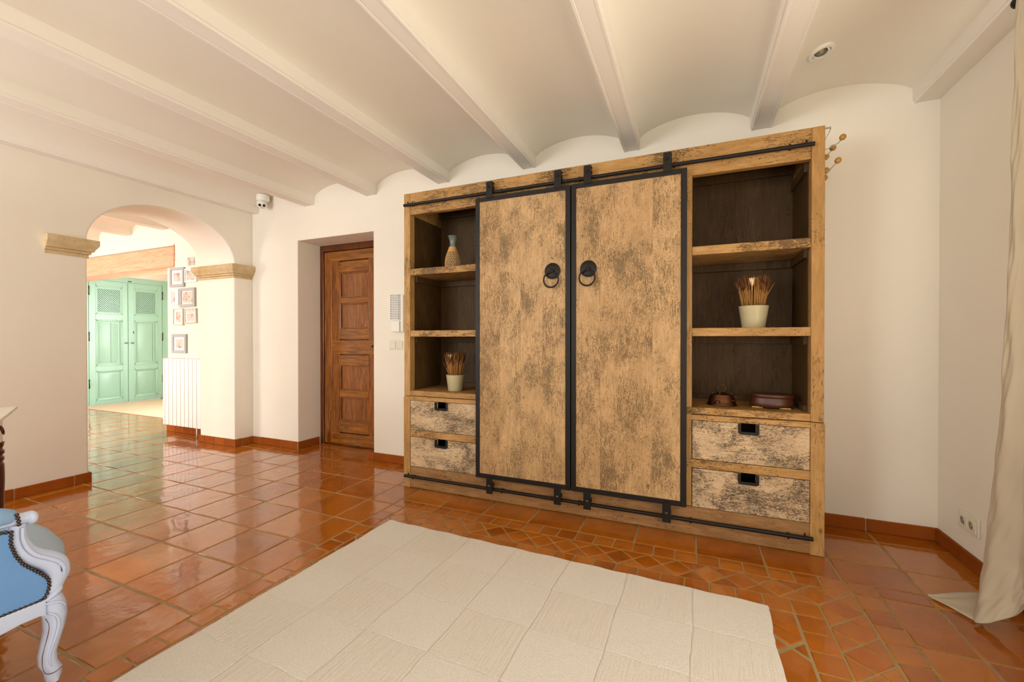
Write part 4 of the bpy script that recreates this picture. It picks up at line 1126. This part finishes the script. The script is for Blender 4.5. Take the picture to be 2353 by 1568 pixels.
    P1 = side(XS, 1); side(XL, -1)
    # nails, one mesh shared by all
    me = None
    full = [(0.515, 0.547)] + nail + [(0.564, 0.306), (0.521, 0.307), (0.40, 0.306), (0.20, 0.307), (0.04, 0.308)]
    pts = []
    acc = 0.0; step = 0.0105
    for (a0, b0), (a1, b1) in zip(full[:-1], full[1:]):
        L_ = math.hypot(a1-a0, b1-b0); d = acc
        while d < L_:
            pts.append((a0 + (a1-a0)*d/L_, b0 + (b1-b0)*d/L_)); d += step
        acc = d - L_
    front = pts[:58]
    ref = None
    for (y, z) in front + [(0.5545, 0.587), (0.5565, 0.577), (0.5580, 0.567), (0.5585, 0.557)]:
        if ref is None:
            b = MB(); b.lathe([(0.0052, 0.0), (0.0048, 0.002), (0.003, 0.0038), (0.0005, 0.0045)], (0, 0, 0), 10, (1, 0, 0)); ref = b.build('nail', M['nail'], t, local=True); o = ref
        else: o = ref.copy(); COL.objects.link(o); o.parent = t
        o.location = Vector((XS + (-0.0055 if z < 0.55 else 0.0), y, z)) - t.location
    # back
    b = MB(); rings = []
    for z, w_, yb in ((0.31, 0.30, 0.02), (0.5, 0.31, 0.0), (0.75, 0.32, -0.05), (0.92, 0.30, -0.09), (0.99, 0.22, -0.10), (1.02, 0.10, -0.105)):
        xc = (XS+XL)/2; rings.append([(xc-w_, yb-0.035, z), (xc+w_, yb-0.035, z), (xc+w_, yb, z), (xc+w_*0.6, yb+0.025, z), (xc-w_*0.6, yb+0.025, z), (xc-w_, yb, z)])
    b.rings(rings); b.build('backrest', M['blue'], t, smooth=60)
    b = MB(); xc = (XS+XL)/2
    b.tube([(xc-0.31, 0.0, 0.31), (xc-0.32, -0.02, 0.5), (xc-0.335, -0.06, 0.75), (xc-0.31, -0.105, 0.93), (xc-0.20, -0.12, 1.01), (xc, -0.125, 1.05), (xc+0.20, -0.12, 1.01), (xc+0.31, -0.105, 0.93), (xc+0.335, -0.06, 0.75), (xc+0.32, -0.02, 0.5), (xc+0.31, 0.0, 0.31)], 0.022, 12)
    b.build('back_frame', M['chair_paint'], t)
M['bluepad'] = plain('light_blue_upholstery', '86a8cc', 0.85, var=0.04, bscale=400, bstr=0.4, spec=0.2)
armchair()

# ------------------------------------------------------------------ small side table at the left edge
def side_table():
    # local frame: corner at origin, +u runs towards the camera side, +v runs away from view
    C_ = Vector((-3.195, 0.990, 0)); ang = math.atan2(-0.39, 0.92)
    t = thing('side_table', C_, 'small side table with whitewashed top, drawer and turned dark legs at the left edge', 'table', rz=ang)
    W, D = 0.66, 0.46       # along u (x) and -v (y negative)
    b = MB(); prof_ = [(0.001, 0.75), (0.0, 0.747), (0.0, 0.740), (0.005, 0.734), (0.010, 0.731), (0.012, 0.726), (0.018, 0.718), (0.028, 0.712), (0.030, 0.706)]
    def ring(o, z): return [(o, -o, z), (W-o, -o, z), (W-o, -D+o, z), (o, -D+o, z)]
    b.rings([ring(o, z) for o, z in prof_], smooth=False); b.build('tabletop', M['table_top'], t, local=True)
    b = MB()
    b.box(0.045, W-0.045, -0.07, -0.05, 0.60, 0.708, 0.002); b.box(0.045, W-0.045, -D+0.05, -D+0.07, 0.60, 0.708); b.box(0.045, 0.065, -D+0.06, -0.06, 0.60, 0.708); b.box(W-0.065, W-0.045, -D+0.06, -0.06, 0.60, 0.708)
    for x in (0.04, W-0.09):
        for y in (-0.095, -D+0.045): b.box(x, x+0.05, y, y+0.05, 0.585, 0.708, 0.004)
    b.build('apron', M['table_top'], t, local=True)
    b = MB(); b.box(0.10, W-0.10, -0.052, -0.044, 0.615, 0.700, 0.003); Dr = b.build('drawer', M['table_top'], t, local=True)
    for x in (0.16, W-0.16):
        b = MB(); b.ball((x, -0.038, 0.668), 0.010, sc=(1.6, 0.8, 1)); b.tube([(x-0.022, -0.034, 0.664), (x-0.018, -0.030, 0.645), (x, -0.028, 0.636), (x+0.018, -0.030, 0.645), (x+0.022, -0.034, 0.664)], 0.003, 8); b.build('drawer_pull', M['brass_dark'], Dr, local=True)
    for x in (0.065, W-0.065):
        for y in (-0.07, -D+0.07):
            b = MB(); pr = [(0.014, 0.0), (0.020, 0.03), (0.024, 0.06), (0.020, 0.075), (0.026, 0.095), (0.027, 0.13), (0.032, 0.30), (0.034, 0.42), (0.033, 0.475), (0.028, 0.488), (0.033, 0.500), (0.033, 0.510), (0.027, 0.520), (0.034, 0.532), (0.034, 0.542), (0.027, 0.555), (0.031, 0.568), (0.034, 0.585)]
            sp = []
            for i in range(len(pr)-1):
                (r0, z0), (r1, z1) = pr[i], pr[i+1]
                for k in range(5): q = k/5; e = q*q*(3-2*q); sp.append((r0 + (r1-r0)*e, z0 + (z1-z0)*q))
            b.lathe(sp + [pr[-1]], (x, y, 0), 28); b.build('leg', M['table_leg'], t, local=True)
side_table()

# ------------------------------------------------------------------ curtain
def loft(b, rows_, smooth=True):
    bm = b.bm; V = [[bm.verts.new(p) for p in r_] for r_ in rows_]
    for k in range(len(V)-1):
        for i in range(len(V[0])-1): f = bm.faces.new([V[k][i], V[k+1][i], V[k+1][i+1], V[k][i+1]]); f.smooth = smooth
def lerp_tab(tab, t):
    n = len(tab)-1; x = min(max(t, 0), 1)*n; i = min(int(x), n-1); f = x-i; f2 = f*f*(3-2*f)*0.4 + f*0.6
    return Vector(tab[i]).lerp(Vector(tab[i+1]), f2)
def curtain():
    """linen curtain on the rod; its leading fold is longer and drags on the floor with a loose pointed end"""
    b = MB(); XC = 1.150; rows_ = []; NS, NZ = 120, 50
    for k in range(NZ+1):
        t_ = k/NZ; row = []
        for i in range(NS+1):
            s_ = i/NS
            zb = 0.168 - 0.14*min(1, s_/0.5)*0.6 + 0.012*math.sin(s_*11)
            z = 2.338 + (zb-2.338)*t_
            y = 2.155 + 0.105*max(0, (t_-0.42)/0.58)**1.3*(1-s_) - 0.72*s_
            amp = 0.020 + 0.022*t_
            x = XC - amp*math.cos(2*math.pi*s_*6.0) - 0.006*math.sin(2*math.pi*s_*15 + 3*t_)*t_
            y += 0.012*math.sin(2*math.pi*s_*12.0)
            row.append(Vector((x, y, z)))
        rows_.append(row)
    loft(b, rows_)
    o = b.build('curtain', M['curtain'], loc=(XC, 1.5, 0.0))
    tag(o, 'natural linen curtain hanging beside the garden door, its end trailing on the floor', 'curtain')
    md = o.modifiers.new('thickness', 'SOLIDIFY'); md.thickness = 0.003
    # the long leading fold
    Lt = [(1.09, 2.141, 2.338), (1.09, 2.150, 2.05), (1.09, 2.165, 1.75), (1.09, 2.167, 1.40), (1.09, 2.188, 1.10), (1.088, 2.208, 0.85), (1.085, 2.232, 0.60), (1.080, 2.254, 0.38), (1.065, 2.272, 0.18), (1.040, 2.245, 0.05), (1.005, 2.180, 0.010)]
    Rt = [(1.14, 2.110, 2.338), (1.15, 2.100, 2.05), (1.15, 2.100, 1.75), (1.15, 2.100, 1.40), (1.15, 2.098, 1.10), (1.15, 2.095, 0.87), (1.15, 2.090, 0.66), (1.15, 2.085, 0.47), (1.15, 2.085, 0.33), (1.14, 2.09, 0.235), (1.13, 2.095, 0.185)]
    b = MB(); rows_ = []; NZ, NS = 140, 44
    for k in range(NZ+1):
        t_ = k/NZ; L = lerp_tab(Lt, t_); Q = lerp_tab(Rt, t_); row = []
        dirv = (Q-L); nrm = Vector((-1, -0.35, 0)).normalized()
        for i in range(NS+1):
            s_ = i/NS; p = L + dirv*s_
            bulge = 0.020*math.sin(math.pi*min(1, s_/0.62)) if s_ < 0.62 else 0.012*math.sin(math.pi*(s_-0.62)/0.38) - 0.016*math.sin(math.pi*(s_-0.62)/0.38)*(1-t_)
            bulge *= 0.55 + 0.8*t_
            bulge += 0.0035*math.sin(21*t_ + 7*s_) * math.sin(5*s_+2*t_) + 0.0022*math.sin(47*t_ - 14*s_) + 0.004*math.sin(17*s_ + 5*t_)*t_ + 0.0012*math.sin(101*t_+31*s_)
            sag = -0.045*math.sin(math.pi*s_)*max(0, (t_-0.82)/0.18)**1.5
            row.append(p + nrm*bulge + Vector((0, 0, sag)))
        rows_.append(row)
    # fold the hem under at the bottom
    last = rows_[-1]
    rows_.append([p + Vector((0.020, 0.012, 0.004)) for p in last]); rows_.append([p + Vector((0.05, 0.05, 0.012)) for p in last])
    for r_ in rows_:
        for p in r_: p.z = max(p.z, 0.005)
    loft(b, rows_); f1 = b.build('leading_fold', M['curtain'], o)
    md = f1.modifiers.new('thickness', 'SOLIDIFY'); md.thickness = 0.0025
    # loose end lying on the tiles: strip from the fold out to a point
    b = MB()
    near = [(1.010, 2.186, 0.008), (0.990, 2.225, 0.007), (0.968, 2.262, 0.009), (0.945, 2.300, 0.006), (0.926, 2.322, 0.008)]
    far = [(1.155, 2.420, 0.016), (1.100, 2.398, 0.022), (1.045, 2.380, 0.018), (0.985, 2.355, 0.013), (0.929, 2.328, 0.009)]
    rows_ = []
    for k in range(25):
        a_ = lerp_tab(near, k/24); c_ = lerp_tab(far, k/24)
        rows_.append([a_.lerp(c_, i/12) + Vector((0, 0, 0.006*math.sin(math.pi*i/12)*(1-k/24) + 0.0035*math.sin(i*0.9+k*0.35)*math.sin(math.pi*i/12))) for i in range(13)])
    for r_ in rows_:
        for p in r_: p.z = max(p.z, 0.004)
    loft(b, rows_); f2 = b.build('trailing_end', M['curtain'], o)
    md = f2.modifiers.new('thickness', 'SOLIDIFY'); md.thickness = 0.0025
curtain()
t = thing('curtain_rod', (1.13, 1.2, 2.365), 'dark curtain rod with a round end knob at the top right', 'curtain rod')
b = MB(); b.tube([(1.13, 0.0, 2.365), (1.13, 2.19, 2.365)], 0.013, 14); b.build('rod', M['iron'], t)
b = MB(); b.ball((1.13, 2.205, 2.365), 0.022); b.build('finial', M['iron'], t)
for y in (0.1, 2.10): b = MB(); b.tube([(1.13, y, 2.365), (XR, y, 2.365)], 0.007, 8); b.lathe([(0.022, 0), (0.022, 0.006)], (XR, y, 2.365), 16, (-1, 0, 0)); b.build('bracket', M['iron'], t)
